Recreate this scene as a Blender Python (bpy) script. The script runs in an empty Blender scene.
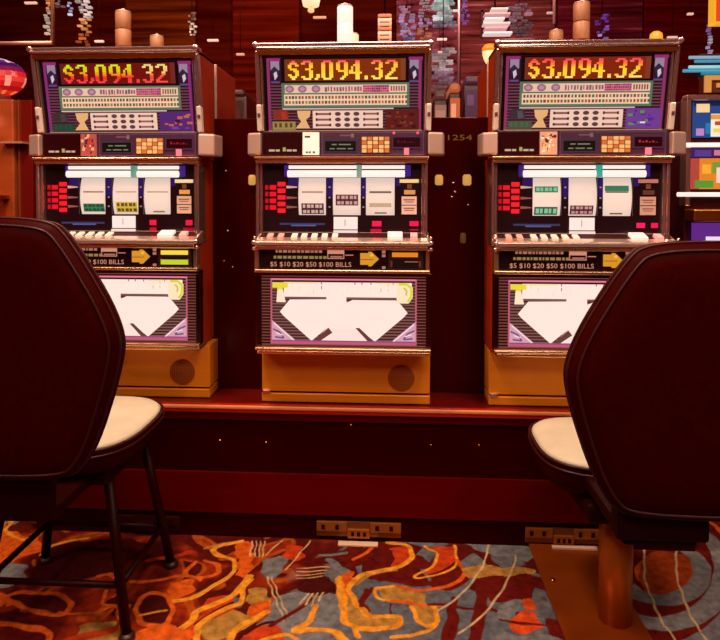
import bpy, math, random
import numpy as np
from mathutils import Vector, Matrix
random.seed(7)
sc = bpy.context.scene
COL = sc.collection
R = math.radians
# ------------------------------------------------------------------ camera
F = 620.0
PITCH = 1.6                                   # camera tilt; the rest of the view below is lens shift
PYC = 197 + F * math.tan(R(PITCH))          # row of the optical axis
CAMLOC = Vector((0, 0, 1.15))
CM = Matrix.Rotation(R(3.2), 3, 'Z') @ Matrix.Rotation(R(90 - PITCH), 3, 'X') @ Matrix.Rotation(R(0.1), 3, 'Z')
cam = bpy.data.cameras.new('camera')
cam.sensor_fit = 'HORIZONTAL'; cam.sensor_width = 36; cam.lens = 36 * F / 720
cam.clip_start = 0.05; cam.shift_y = -(320 - PYC) / 720
co = bpy.data.objects.new('camera', cam); COL.objects.link(co)
co.matrix_world = Matrix.Translation(CAMLOC) @ CM.to_4x4()
sc.camera = co

def U(px, py, Y):
    "point of the photograph at world depth Y"
    d = CM @ Vector(((px - 360) / F, -(py - PYC) / F, -1))
    return CAMLOC + d * (Y / d.y)

def UZ(px, py, z=0.0):
    d = CM @ Vector(((px - 360) / F, -(py - PYC) / F, -1))
    return CAMLOC + d * ((z - CAMLOC.z) / d.z)

def lin(c):
    out = []
    for v in c[:3]:
        v = v / 255.0
        out.append(v / 12.92 if v <= 0.04045 else ((v + 0.055) / 1.055) ** 2.4)
    return tuple(out)

# ------------------------------------------------------------------ materials
MATS = {}
def mat(name, rgb=(128, 128, 128), rough=0.5, metal=0.0, emit=0.0, spec=0.5, coat=0.0, attr=False, emitrgb=None, noise=None):
    if name in MATS: return MATS[name]
    m = bpy.data.materials.new(name); m.use_nodes = True
    nt = m.node_tree; b = nt.nodes['Principled BSDF']
    b.inputs['Roughness'].default_value = rough
    b.inputs['Metallic'].default_value = metal
    b.inputs['Specular IOR Level'].default_value = spec
    b.inputs['Coat Weight'].default_value = coat
    b.inputs['Coat Roughness'].default_value = 0.08
    c = lin(rgb)
    if emit > 0 and not attr: c = tuple(v * .25 for v in c)
    b.inputs['Base Color'].default_value = (*c, 1)
    if attr:
        a = nt.nodes.new('ShaderNodeAttribute'); a.attribute_name = 'Col'
        mul = nt.nodes.new('ShaderNodeMix'); mul.data_type = 'RGBA'; mul.blend_type = 'MULTIPLY'
        mul.inputs['Factor'].default_value = 1
        nt.links.new(a.outputs['Color'], mul.inputs['A'])
        mul.inputs['B'].default_value = (*c, 1)
        nt.links.new(mul.outputs['Result'], b.inputs['Base Color'])
        if emit > 0:
            nt.links.new(a.outputs['Color'], b.inputs['Emission Color'])
            b.inputs['Emission Strength'].default_value = emit
    elif emit > 0:
        b.inputs['Emission Color'].default_value = (*lin(emitrgb or rgb), 1)
        b.inputs['Emission Strength'].default_value = emit
    if noise:                       # (scale vec, colour 2, detail[, painted glint colour])
        sv, rgb2, det = noise[:3]
        tc = nt.nodes.new('ShaderNodeTexCoord'); mp = nt.nodes.new('ShaderNodeMapping')
        mp.inputs['Scale'].default_value = sv
        n = nt.nodes.new('ShaderNodeTexNoise'); n.inputs['Scale'].default_value = 1; n.inputs['Detail'].default_value = det
        cr = nt.nodes.new('ShaderNodeValToRGB')
        cr.color_ramp.elements[0].position = 0.35; cr.color_ramp.elements[1].position = 0.68
        if len(noise) > 3:
            e3 = cr.color_ramp.elements.new(.76); e3.color = (*lin(noise[3]), 1); cr.color_ramp.elements[1].position = .60
        cr.color_ramp.elements[0].color = (*c, 1); cr.color_ramp.elements[1].color = (*lin(rgb2), 1)
        nt.links.new(tc.outputs['Object'], mp.inputs['Vector']); nt.links.new(mp.outputs['Vector'], n.inputs['Vector'])
        nt.links.new(n.outputs['Fac'], cr.inputs['Fac']); nt.links.new(cr.outputs['Color'], b.inputs['Base Color'])
    MATS[name] = m
    return m

chrome = mat('chrome', (255, 226, 214), 0.17, 0.95)
satin = mat('satin_chrome', (214, 172, 156), 0.45, 0.5)
bronze = mat('brushed_bronze', (238, 138, 22), 0.42, 0.35, noise=((1, 1, 260), (244, 146, 28), 1))
brass = mat('brass', (215, 140, 60), 0.3, 1.0)
copper = mat('copper', (216, 122, 8), 0.34, 0.45, noise=((3, 3, 1.5), (180, 84, 8), 2))
laminate = mat('cabinet_laminate', (150, 40, 12), 0.4, 0.0, spec=.12, noise=((3, 3, 12), (164, 50, 14), 3))
black = mat('black_plastic', (42, 2, 4), 0.4, spec=.08)
blackgloss = mat('black_gloss', (34, 4, 6), 0.12)
art = mat('backlit_print', (60, 60, 60), 0.3, 0, 1.0, 0.2, attr=True)
led = mat('led_print', (20, 20, 20), 0.4, 0, 1.15, 0.2, attr=True)
reelm = mat('reel_paper', (170, 170, 170), 0.6, 0, 0.80, 0.2, attr=True)
prnt = mat('print', (255, 255, 255), 0.4, attr=True)
tubeglow = mat('lamp_tube_glow', (255, 236, 226), 0.5, emit=.98)
mahog = mat('mahogany', (90, 9, 3), 0.28, spec=.3, noise=((2, 2, 30), (104, 13, 5), 3))
mahogd = mat('dark_mahogany', (84, 0, 0), 0.5, spec=.03, noise=((2, 2, 30), (93, 0, 0), 3))
kickm = mat('kick_black', (48, 0, 0), 0.6, spec=.02)
vinyl = mat('dark_vinyl', (55, 1, 0), 0.5, spec=0.03, noise=((60, 60, 60), (50, 0, 0), 2))
piping = mat('vinyl_piping', (58, 12, 9), 0.4, spec=.3)
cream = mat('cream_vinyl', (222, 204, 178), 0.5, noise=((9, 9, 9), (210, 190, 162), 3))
iron = mat('black_iron', (36, 1, 1), 0.45, 0.0, spec=.1)

# ------------------------------------------------------------------ mesh builder
class MB:
    def __init__(s): s.v = []; s.f = []; s.c = []; s.sm = []
    def poly(s, pts, col=(255, 255, 255), smooth=False):
        i = len(s.v); s.v += [tuple(p) for p in pts]
        s.f.append(tuple(range(i, i + len(pts)))); s.c.append(lin(col)); s.sm.append(smooth)
    def raw(s, verts, faces, col=(255, 255, 255), smooth=False):
        i = len(s.v); s.v += [tuple(p) for p in verts]
        for f in faces:
            s.f.append(tuple(k + i for k in f)); s.c.append(lin(col)); s.sm.append(smooth)
    def hexa(s, p, col=(255, 255, 255)):
        # p: 4 front (tl,tr,br,bl) + 4 back
        s.raw(p, [(0, 3, 2, 1), (4, 5, 6, 7), (0, 1, 5, 4), (3, 7, 6, 2), (0, 4, 7, 3), (1, 2, 6, 5)], col)
    def box(s, x0, x1, y0, y1, z0, z1, col=(255, 255, 255)):
        s.hexa([(x0, y0, z1), (x1, y0, z1), (x1, y0, z0), (x0, y0, z0), (x0, y1, z1), (x1, y1, z1), (x1, y1, z0), (x0, y1, z0)], col)
    def tube(s, pts, r, n=10, col=(255, 255, 255), cap=True, closed=False):
        pts = [Vector(p) for p in pts]; N = len(pts); rings = []
        rr = r if isinstance(r, (list, tuple)) else [r] * N
        up0 = None; verts = []
        for i, p in enumerate(pts):
            if closed: t = pts[(i + 1) % N] - pts[i - 1]
            else: t = pts[min(i + 1, N - 1)] - pts[max(i - 1, 0)]
            t.normalize()
            if up0 is None: up0 = Vector((0, 0, 1)) if abs(t.z) < 0.9 else Vector((0, 1, 0))
            a = t.cross(up0)
            if a.length < 1e-4: a = t.cross(Vector((1, 0, 0)))
            a.normalize(); b = a.cross(t); b.normalize(); up0 = b
            for k in range(n):
                q = 2 * math.pi * k / n
                verts.append(p + (a * math.cos(q) + b * math.sin(q)) * rr[i])
        faces = []
        for i in range(N if closed else N - 1):
            j = (i + 1) % N
            for k in range(n):
                faces.append((i * n + k, i * n + (k + 1) % n, j * n + (k + 1) % n, j * n + k))
        if cap and not closed:
            faces.append(tuple(range(n - 1, -1, -1))); faces.append(tuple(range((N - 1) * n, N * n)))
        s.raw(verts, faces, col, True)
    def lathe(s, c, prof, n=24, col=(255, 255, 255)):
        "profile [(r,z)] about the z axis at c"
        verts = []; faces = []
        for r, z in prof:
            for k in range(n):
                q = 2 * math.pi * k / n
                verts.append((c[0] + r * math.cos(q), c[1] + r * math.sin(q), c[2] + z))
        for i in range(len(prof) - 1):
            for k in range(n):
                faces.append((i * n + k, i * n + (k + 1) % n, (i + 1) * n + (k + 1) % n, (i + 1) * n + k))
        faces.append(tuple(range(n - 1, -1, -1))); faces.append(tuple(range((len(prof) - 1) * n, len(prof) * n)))
        s.raw(verts, faces, col, True)
    def loft(s, rings, col=(255, 255, 255), smooth=True):
        n = len(rings[0]); verts = [p for r in rings for p in r]; faces = []
        for i in range(len(rings) - 1):
            for k in range(n):
                faces.append((i * n + k, i * n + (k + 1) % n, (i + 1) * n + (k + 1) % n, (i + 1) * n + k))
        faces.append(tuple(range(n - 1, -1, -1))); faces.append(tuple(range((len(rings) - 1) * n, len(rings) * n)))
        s.raw(verts, faces, col, smooth)
    def build(s, name, m, parent=None, loc=None, bevel=0.0, rot=None, seg=2):
        me = bpy.data.meshes.new(name)
        me.from_pydata(s.v, [], s.f); me.update()
        ca = me.color_attributes.new('Col', 'FLOAT_COLOR', 'CORNER')
        arr = []
        for f, c in zip(s.f, s.c):
            arr += [c[0], c[1], c[2], 1.0] * len(f)
        ca.data.foreach_set('color', arr)
        me.polygons.foreach_set('use_smooth', s.sm)
        me.materials.append(m)
        o = bpy.data.objects.new(name, me); COL.objects.link(o)
        if parent: o.parent = parent
        if loc is not None: o.location = loc
        if rot is not None: o.rotation_euler = rot
        if bevel > 0:
            bv = o.modifiers.new('edge', 'BEVEL'); bv.width = bevel; bv.segments = seg; bv.limit_method = 'ANGLE'; bv.angle_limit = R(40)
            bv.harden_normals = False
        return o

def tag(o, label, cat, group=None):
    o['label'] = label; o['category'] = cat
    if group: o['group'] = group
    return o
def thing(name, label, cat, loc=(0, 0, 0), rz=0, group=None):
    o = bpy.data.objects.new(name, None); COL.objects.link(o); o.empty_display_size = 0.1
    o.location = loc; o.rotation_euler = (0, 0, rz)
    return tag(o, label, cat, group)
def struct(o): o['kind'] = 'structure'; return o

_txt = {}
def text_mesh(body):
    if body in _txt: return _txt[body]
    cu = bpy.data.curves.new('lettering', 'FONT'); cu.body = body; cu.resolution_u = 3
    ob = bpy.data.objects.new('lettering', cu); COL.objects.link(ob)
    dg = bpy.context.evaluated_depsgraph_get()
    me = bpy.data.meshes.new_from_object(ob.evaluated_get(dg))
    v = [(p.co.x, p.co.y) for p in me.vertices]; f = [tuple(p.vertices) for p in me.polygons]
    bpy.data.objects.remove(ob); bpy.data.curves.remove(cu); bpy.data.meshes.remove(me)
    xs = [p[0] for p in v]; ys = [p[1] for p in v]
    x0, x1, y0, y1 = min(xs), max(xs), min(ys), max(ys)
    v = [((p[0] - x0) / (x1 - x0), (p[1] - y0) / (y1 - y0)) for p in v]
    _txt[body] = (v, f); return _txt[body]

# ------------------------------------------------------------------ panels measured on the middle machine
YC = 1.95
XC = (U(254, 44, YC).x + U(434, 44, YC).x) / 2
ZC = U(346, 403, YC + 0.095).z              # height of the counter top
class Panel:
    def __init__(s, x0, y0, x1, y1, dT, dB, root=None, ins=0.0):
        root = root or Vector((XC, YC, ZC))
        s.r = (x0, y0, x1, y1)
        ym = (y0 + y1) / 2; dm = (dT + dB) / 2; xm = (x0 + x1) / 2
        s.X = (U(x0 + ins, ym, root.y + dm).x - root.x, U(x1 - ins, ym, root.y + dm).x - root.x)
        s.Z = (U(xm, y0, root.y + dT).z - root.z, U(xm, y1, root.y + dB).z - root.z)
        s.D = (dT, dB)
    def pt(s, px, py, lift=0.0):
        x0, y0, x1, y1 = s.r
        a = (px - x0) / (x1 - x0); b = (py - y0) / (y1 - y0)
        return Vector((s.X[0] + a * (s.X[1] - s.X[0]), s.D[0] + b * (s.D[1] - s.D[0]) - lift, s.Z[0] + b * (s.Z[1] - s.Z[0])))
    def quad(s, mb, x0, y0, x1, y1, col, lift=0.001):
        mb.poly([s.pt(x0, y0, lift), s.pt(x0, y1, lift), s.pt(x1, y1, lift), s.pt(x1, y0, lift)], col)
    def poly(s, mb, pts, col, lift=0.001):
        mb.poly([s.pt(x, y, lift) for x, y in pts], col)
    def box(s, mb, x0, y0, x1, y1, lf, lb, col=(255, 255, 255)):
        mb.hexa([s.pt(x0, y0, lf), s.pt(x1, y0, lf), s.pt(x1, y1, lf), s.pt(x0, y1, lf),
                 s.pt(x0, y0, lb), s.pt(x1, y0, lb), s.pt(x1, y1, lb), s.pt(x0, y1, lb)], col)
    def disc(s, mb, cx, cy, rx, ry, col, lift=0.001, n=14):
        mb.poly([s.pt(cx + rx * math.cos(-2 * math.pi * k / n), cy - ry * math.sin(-2 * math.pi * k / n), lift) for k in range(n)][::-1], col)
    def rod(s, mb, cx, cy, r, lf, lb, n=16, col=(255, 255, 255)):
        mb.tube([s.pt(cx, cy, lb), s.pt(cx, cy, lf)], r, n, col)
    def text(s, mb, body, x0, y0, x1, y1, col, lift=0.002):
        v, f = text_mesh(body)
        mb.raw([s.pt(x0 + a * (x1 - x0), y1 + b * (y0 - y1), lift) for a, b in v], f, col)
    def line(s, mb, pts, w, col, lift=0.001):
        for (xa, ya), (xb, yb) in zip(pts, pts[1:]):
            l = math.hypot(xb - xa, yb - ya) or 1; nx, ny = -(yb - ya) / l * w / 2, (xb - xa) / l * w / 2
            s.poly(mb, [(xa + nx, ya + ny), (xb + nx, yb + ny), (xb - nx, yb - ny), (xa - nx, ya - ny)], col, lift)
    def frame(s, mb, x0, y0, x1, y1, w, col, lift=0.001):
        s.quad(mb, x0, y0, x1, y0 + w, col, lift); s.quad(mb, x0, y1 - w, x1, y1, col, lift)
        s.quad(mb, x0, y0 + w, x0 + w, y1 - w, col, lift); s.quad(mb, x1 - w, y0 + w, x1, y1 - w, col, lift)

TOP = Panel(254, 42, 434, 131, 0.0, 0.05, ins=1.6)
TRK = Panel(246, 130, 446, 158, 0.05, 0.05)
LDG = Panel(254, 156, 430, 164, 0.03, 0.03)
REE = Panel(256, 163, 428, 236, 0.04, 0.04)
BIL = Panel(254, 246, 430, 272, 0.0, 0.0)
BEL = Panel(255, 270, 431, 354, 0.006, 0.006)
BAS = Panel(262, 354, 430, 402, 0.095, 0.095)

FONT = {
 '$': ["..##..", ".####.", "##..##", "##....", ".####.", "...###", "....##", "##..##", ".####.", "..##.."],
 '3': [".####.", "##..##", "....##", "....##", "..###.", "....##", "....##", "....##", "##..##", ".####."],
 ',': ["......"] * 7 + [".##...", ".##...", "##...."],
 '.': ["......"] * 8 + [".##...", ".##..."],
 '0': [".####.", "##..##", "##..##", "##..##", "##..##", "##..##", "##..##", "##..##", "##..##", ".####."],
 '9': [".####.", "##..##", "##..##", "##..##", "##..##", ".#####", "....##", "....##", "...##.", "..##.."],
 '4': ["...##.", "...##.", "..###.", ".#.##.", ".#.##.", "##.##.", "######", "...##.", "...##.", "...##."],
 '2': [".####.", "##..##", "....##", "....##", "...##.", "...##.", "..##..", ".##...", "##....", "######"],
}
DIG = [('$', 288, 299), ('3', 301.5, 313.5), (',', 315, 326), ('0', 322, 334), ('9', 337, 349), ('4', 350, 363),
       ('.', 364, 374), ('3', 372.5, 384), ('2', 386.5, 399)]
WHITE = (255, 229, 217)

def slot_machine(loc, v, label):
    t = thing('slot_machine', label, 'slot machine', loc, 0, 'slot machines standing along the counter')
    rnd = random.Random(v['seed'])
    # ---- cabinet shell
    m = MB(); xl, xr = REE.X[0] + 0.004, REE.X[1] - 0.004; zt = TOP.Z[0] - 0.006; zl = REE.Z[0]
    tl, tr = TOP.X[0] + 0.010, TOP.X[1] - 0.010
    D = 0.20
    for a, b in ((tl, tl + .015), (tr - .015, tr)):                       # upper box sides, leaning with the glass
        m.hexa([(a, .018, zt), (b, .018, zt), (b, .062, TRK.Z[1]), (a, .062, TRK.Z[1]), (a, D, zt), (b, D, zt), (b, D, TRK.Z[1]), (a, D, TRK.Z[1])])
    m.box(tl, tr, .02, D, zt - .015, zt)
    for a, b in ((xl, xl + .016), (xr - .016, xr)):
        m.box(a, b, .045, D, BEL.Z[1] + .0, TRK.Z[1])
    m.box(tl + .02, tr - .02, D - .012, D, 0.06, zt - .02)
    for y in (160, 246, 273):
        m.box(xl + .016, xr - .016, .05, D - .012, BIL.pt(300, y).z - .008, BIL.pt(300, y).z)
    m.build('cabinet', laminate, t, bevel=.003)
    # ---- top frame
    m = MB()
    TOP.box(m, 254.4, 42.5, 433.6, 47, .014, -.03); TOP.box(m, 256.5, 46.6, 431.5, 49.6, .018, -.02)
    TOP.box(m, 255.2, 50, 259.4, 131, .012, -.02); TOP.box(m, 428.6, 50, 432.8, 131, .012, -.02)
    TOP.box(m, 260, 50, 262.4, 131, .006, -.02); TOP.box(m, 425.6, 50, 428, 131, .006, -.02)
    fr = m.build('top_frame', chrome, t, bevel=.0055, seg=3)
    for x0, x1 in ((254.8, 259.8), (428.2, 433.2)):
        m = MB(); TOP.box(m, x0, 104, x1, 131, .015, -.01); m.build('post_plate', mat('post_plate_pale', (255, 232, 214), .3, .25), fr, bevel=.003)
        m = MB(); TOP.box(m, x0 + 1, 113, x1 - 1, 117, .0165, .01); m.build('post_lock', mat('lock_plum', (110, 60, 80), .4), fr)
    m = MB(); TOP.box(m, 257, 49.8, 431, 54.5, .012, -.018); m.build('brass_strip', brass, fr, bevel=.002)
    m = MB()
    for x in (256.5, 431.5):
        m = MB(); TOP.rod(m, x, 44.6, .009, .019, .0); m.build('corner_bolt', chrome, fr, bevel=.001)
    # ---- pay table glass
    m = MB(); Q = TOP
    Q.box(m, 261, 52, 427, 131, -.004, -.012, (26, 4, 8))
    Q.quad(m, 266, 56, 424, 130.5, v.get('glass', (52, 18, 34)), -.003)
    for y in np.arange(84, 131, 3.1):
        Q.quad(m, 268, y, 422, y + 1.2, (112, 64, 70), -.0026)
    P1 = v.get('purple', (138, 50, 92))
    for x in (266, 420): Q.quad(m, x, 57, x + 3, 130.5, P1, -.0022)
    for x0 in (266, 410): Q.quad(m, x0, 57, x0 + 14, 60, (150, 40, 110), -.0022)
    for x0, s in ((270, 1), (411, -1)):
        Q.quad(m, x0, 60, x0 + 9, 69, (150, 128, 150), -.0020)
        Q.poly(m, [(x0, 69), (x0 + 4, 65), (x0 + 9, 70), (x0 + 8, 76), (x0 + 5, 79), (x0 + 2, 76)], (48, 36, 58), -.0018)
        Q.poly(m, [(x0 + 3, 72), (x0 + 6, 70), (x0 + 7, 75), (x0 + 4, 79)], (205, 190, 200), -.0016)
        Q.quad(m, x0, 80, x0 + 9, 82, (90, 70, 120), -.0018)
    # green table with two cream rows
    Q.quad(m, 280.5, 82, 411, 107, v.get('green', (84, 112, 88)), -.002)
    Q.quad(m, 284, 84, 408.5, 92, (232, 188, 164), -.0016); Q.quad(m, 283, 93.5, 408.5, 104.5, (238, 200, 160), -.0016)
    for x in (289, 302, 316):
        Q.disc(m, x, 88, 4.6, 3.7, (146, 108, 124), -.0012); Q.disc(m, x, 88, 2.6, 2, (196, 130, 150), -.0010)
    for x in np.arange(325, 362, 3.0):
        Q.quad(m, x, 85.4 + rnd.random(), x + rnd.uniform(1.2, 2.4), 91 - rnd.random(), (150 + rnd.randint(-40, 30), 84, 100), -.0012)
    for x in np.arange(364, 390, 2.2):
        for y in (84.6, 87, 89.4):
            Q.quad(m, x, y, x + 2.1, y + 2.2, (170 + rnd.randint(-40, 40), 30 + rnd.randint(0, 50), 100 + rnd.randint(-20, 20)), -.0012)
    for x in np.arange(392, 407, 2.6):
        Q.quad(m, x, 85.5, x + 1.5, 90.5, (140 + rnd.randint(-30, 30), 76, 50), -.0012)
    for x in np.arange(284, 408, 3.4):
        for y0, y1 in ((95, 98), (100, 103)):
            c = (120 + rnd.randint(-40, 60), 60 + rnd.randint(-10, 50), 56 + rnd.randint(-10, 40))
            Q.quad(m, x + rnd.random() * .5, y0, x + 2.2 + rnd.random() * .5, y1, c, -.0012)
    Q.quad(m, 284, 98.7, 408, 99.4, (240, 205, 180), -.001)
    Q.quad(m, 281, 107.5, 395, 108.6, (226, 190, 180), -.0016)
    # white pay table
    Q.quad(m, 312, 110, 384, 128, (238, 196, 176), -.0016)
    for r in range(3):
        y = 111.2 + r * 5.7
        Q.quad(m, 315, y + 1.2, 331, y + 3.4, (140, 82, 82), -.0012)
        for x in (338, 347.5, 357): Q.disc(m, x, y + 2.2, 3.2, 2.1, (92, 58, 62), -.0011, 10)
        for x in (315, 329, 364, 378): Q.quad(m, x, y + .8, x + 2, y + 3.6, (74, 40, 44), -.0011)
        Q.quad(m, 364, y + 1.2, 380, y + 3.2, (150, 90, 84), -.0012)
    # pictures low on the glass
    ll = v['low_left']
    Q.poly(m, [(271, 110), (279, 108), (287, 111), (287, 119), (271, 119)], ll[0], -.0015)
    Q.poly(m, [(279, 111), (284, 111), (286, 118), (280, 119)], ll[1], -.0013)
    Q.poly(m, [(296, 110), (310, 110), (309, 116), (305, 119), (306, 122), (309, 128), (294, 128), (300, 121), (297, 117)], (226, 172, 112), -.0014)
    Q.quad(m, 270, 121, 294, 129.5, ll[2], -.0015)
    for x in (272, 277, 283, 288): Q.quad(m, x, 122.5, x + 2.6, 127, ll[3], -.0012)
    lr = v['low_right']
    Q.quad(m, 387, 109, 421, 129.5, lr[0], -.0014)
    for k in range(16):
        x = rnd.uniform(387, 417); y = rnd.uniform(109.5, 126)
        Q.quad(m, x, y, x + rnd.uniform(2, 6), y + rnd.uniform(1.5, 3), lr[1 + rnd.randint(0, 2)], -.0012 + k * 2e-5)
    Q.quad(m, 266, 130, 424, 131, (180, 130, 76), -.0010)
    m.build('pay_glass', art, t)
    # ---- jackpot display
    m = MB(); Q.box(m, 281, 56.5, 410, 81.5, .0, -.006, (18, 2, 6)); Q.quad(m, 284.5, 58.5, 407, 80, v['ledbg'], .0006)
    Q.quad(m, 284.5, 58.5, 289, 80, tuple(int(c * .8) + 14 for c in v['ledbg']), .0008); Q.quad(m, 402, 58.5, 407, 80, tuple(int(c * .8) + 24 for c in v['ledbg']), .0008)
    dsp = m.build('jackpot_display', led, t)
    m = MB(); ph = 19.0 / 10
    for i, (ch, x0, x1) in enumerate(DIG):
        pw = (x1 - x0) / 6
        for r, row in enumerate(FONT[ch]):
            for c, k in enumerate(row):
                if k == '#':
                    col = v['ledcol'](i, r)
                    Q.quad(m, x0 + c * pw, 60 + r * ph, x0 + (c + .98) * pw, 60 + (r + .97) * ph, col, .0012)
    m.build('jackpot_digits', led, dsp)
    # ---- player tracking strip
    m = MB(); Q = TRK
    Q.box(m, 262, 131, 427, 157, .008, -.03, (58, 26, 52))
    tp = m.build('tracking_panel', prnt, t, bevel=.002)
    m = MB(); Q.box(m, 264, 132.5, 303, 155, .012, .004); mb = m.build('cover_plate', black, tp, bevel=.0015)
    m = MB()
    for x0, x1 in ((270, 276), (277, 281), (284, 287), (288, 293), (294, 298)):
        Q.quad(m, x0, 149.6 if x0 != 284 else 147.6, x1, 151.6, (196, 170, 140) if x0 != 284 else (170, 160, 90), .0126)
    m.build('small_lettering', art, mb)
    m = MB(); Q.box(m, 304, 132.5, 320.5, 155, .013, .004, v['card'][0])
    if v['card'][1]:
        for k in range(26):
            x = rnd.uniform(304.5, 317); y = rnd.uniform(133, 151)
            Q.quad(m, x, y, x + rnd.uniform(1.5, 3.4), y + rnd.uniform(1.5, 3.5), v['card'][1][k % 3], .0134 + k * 2e-5)
    else:
        Q.quad(m, 306, 136, 311.5, 138, (60, 20, 24), .0135)
        for x in (307, 310, 314): Q.quad(m, x, 151.5, x + 2.4, 153.5, (120, 60, 40), .0135)
    m.build('note_card', mat('note_card_print', (235, 235, 235), .5, 0, .55, attr=True), tp)
    m = MB(); Q.box(m, 323, 132.5, 424, 155.5, .011, .004, (66, 30, 60)); Q.frame(m, 323, 132.5, 424, 155.5, .9, (96, 60, 92), .0112)
    Q.quad(m, 341, 135, 352, 136.5, (110, 80, 100), .0114); Q.quad(m, 352, 134, 355, 138, (120, 104, 120), .0114)
    cs = m.build('console', prnt, tp)
    m = MB(); Q.box(m, 325.5, 140.5, 358, 152.5, .013, .008, (70, 50, 62)); Q.quad(m, 326.5, 141.5, 357, 151.5, (22, 14, 10), .0134)
    for x0, x1, y in ((333, 338, 144.2), (340, 352, 144.2), (331, 336, 148.4), (338, 347, 148.4), (349, 354, 148.4)):
        Q.quad(m, x0, y, x1, y + 1.2, (124, 120, 96), .0138)
    m.build('text_screen', art, cs)
    m = MB(); Q.box(m, 361.5, 136, 391.5, 154, .013, .008, (60, 24, 20))
    for c in range(5):
        for r in range(4):
            Q.box(m, 363 + c * 5.6, 137.4 + r * 4, 367.6 + c * 5.6, 140.8 + r * 4, .016, .012, [(224, 160, 92), (190, 96, 40), (226, 170, 110)][(c + r) % 3])
    m.build('keypad', mat('lit_keys', (200, 200, 200), .5, 0, .75, attr=True), cs)
    m = MB(); Q.box(m, 392.5, 136, 422, 149, .014, .008, (84, 40, 60)); Q.quad(m, 394, 138, 420.5, 147.5, (40, 2, 10), .0144)
    for x in np.arange(398, 417, 3.2): Q.quad(m, x, 141 + (x % 2), x + 2, 143.5, v['lcd2'], .0148)
    m.build('card_screen', art, cs)
    m = MB(); Q.box(m, 404.5, 148.5, 409.5, 155.3, .022, .008, (255, 130, 140)); m.build('card_slot', art, cs)
    if v['lamps']:
        for x in (394.6, 418):
            m = MB(); Q.rod(m, x, 133.7, .0045, .018, .008, 10, (255, 90, 110)); m.build('indicator_lamp', art, cs)
    # ---- corner speakers
    for x0, x1, s in ((246, 262.5, 1), (428, 446, -1)):
        m = MB(); a, b = (x0, x1)
        out = x0 if s == 1 else x1; inn = x1 if s == 1 else x0
        f = lambda x, y, l: Q.pt(x, y, l)
        p = [f(out + s * 2.5, 133, .012), f(inn, 133, .030), f(inn, 155, .030), f(out + s * 2.5, 155.5, .012),
             f(out, 133, -.06), f(inn, 133, -.06), f(inn, 155, -.06), f(out, 155.5, -.06)]
        if s == -1: p = [p[1], p[0], p[3], p[2], p[5], p[4], p[7], p[6]]
        m.hexa(p); m.build('corner_speaker', satin, t, bevel=.006, seg=3)
    # ---- ledge over the reels
    m = MB(); Q = LDG
    Q.box(m, 255, 156.6, 429, 159.2, .02, -.03); Q.box(m, 256, 159.3, 428, 163.4, .012, -.03)
    m.build('ledge', mat('rose_chrome', (255, 196, 150), .2, .9), t, bevel=.003)
    # ---- reel window
    m = MB(); Q = REE
    Q.box(m, 263, 164, 425, 236, -.075, -.085, (20, 2, 8))
    Q.box(m, 263, 233, 425, 236, .0, -.08, (20, 2, 8)); Q.box(m, 263, 162, 425, 164.5, .0, -.08, (20, 2, 8))
    rw = m.build('reel_window', mat('window_black', (26, 4, 9), .35), t)
    m = MB()
    for x0, x1, lf in ((256.5, 259.5, .012), (424.5, 427.5, .012)):
        m = MB(); Q.box(m, x0, 163.5, x1, 245, lf, -.06); m.build('window_frame', chrome, rw, bevel=.0025)
    for x0, x1 in ((260, 262.5), (421.5, 424)):
        m = MB(); Q.box(m, x0, 164, x1, 236, .002, -.07); m.build('window_edge', chrome, rw, bevel=.002)
    m = MB()                                                        # printed face plate round the reels
    FP = -.016; I = (28, 4, 12)
    xs = [(262.6, 298), (326, 333), (361, 366.3), (395, 421.5)]
    for x0, x1 in xs: Q.box(m, x0, 164.5, x1, 233, FP, FP - .004, I)
    for a, b in ((298, 326), (333, 361), (366.3, 395)):
        Q.box(m, a, 164.5, b, 177.5, FP, FP - .004, I); Q.box(m, a, 215.2, b, 233, FP, FP - .004, I)
    m.build('face_plate', mat('face_plate_black', (30, 5, 12), .3), rw)
    m = MB(); PUR = (46, 22, 88)
    for x, w in ((284, 5), (405, 6)): m = MB(); Q.box(m, x, 165, x + w, 176.5, FP + .003, FP, (64, 30, 120)); m.build('tube_end', art, rw)
    for x0, x1 in ((288, 298), (327, 332.4), (361.6, 366), (396, 401)): m = MB(); Q.box(m, x0, 177.5, x1, 186 if x0 in (288, 396) else 196, FP + .0008, FP - .001, PUR); m.build('side_strip', art, rw)
    m = MB()
    for x in (329.7, 363.8): 
        for y in (187, 197.5, 207):
            m = MB(); Q.box(m, x - .9, y - .8, x + .9, y + .8, FP + .0012, FP - .001, (150, 120, 150)); m.build('line_mark', art, rw)
    for y in (187, 197.8, 207.2):
        m = MB(); Q.poly(m, [(286, y - 1.5), (297, y - .5), (297, y + .6), (286, y + 1.4)], (212, 160, 140) if y < 190 else (150, 80, 70), FP + .0012); m.build('pay_pointer', art, rw)
    m = MB(); Q.quad(m, 279, 223.3, 325, 225.4, (56, 56, 92), FP + .001); Q.quad(m, 291, 225, 316, 226.6, (84, 86, 140), FP + .0013)
    m.build('blue_lettering', art, rw)
    def nl(x0, y0, x1, y1, c): mm = MB(); Q.box(mm, x0, y0, x1, y1, FP + .0014, FP - .001, c); mm.build('number_light', led, rw)
    for r in range(4): 
        for x0, x1, c in ((264.5, 267.5, (190, 10, 26)), (269, 275.5, (226, 16, 36))): nl(x0, 185 + r * 6.8, x1, 189.6 + r * 6.8, c)
    for r in range(5): nl(277, 181.8 + r * 6.7, 285, 186.3 + r * 6.7, (246, 26, 40))
    for x0, y0, x1, y1, c in v['redleds']: nl(x0, y0, x1, y1, c)
    m = MB(); pc = v['plaque']                                      # cream plaques at the right of the reels
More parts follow.
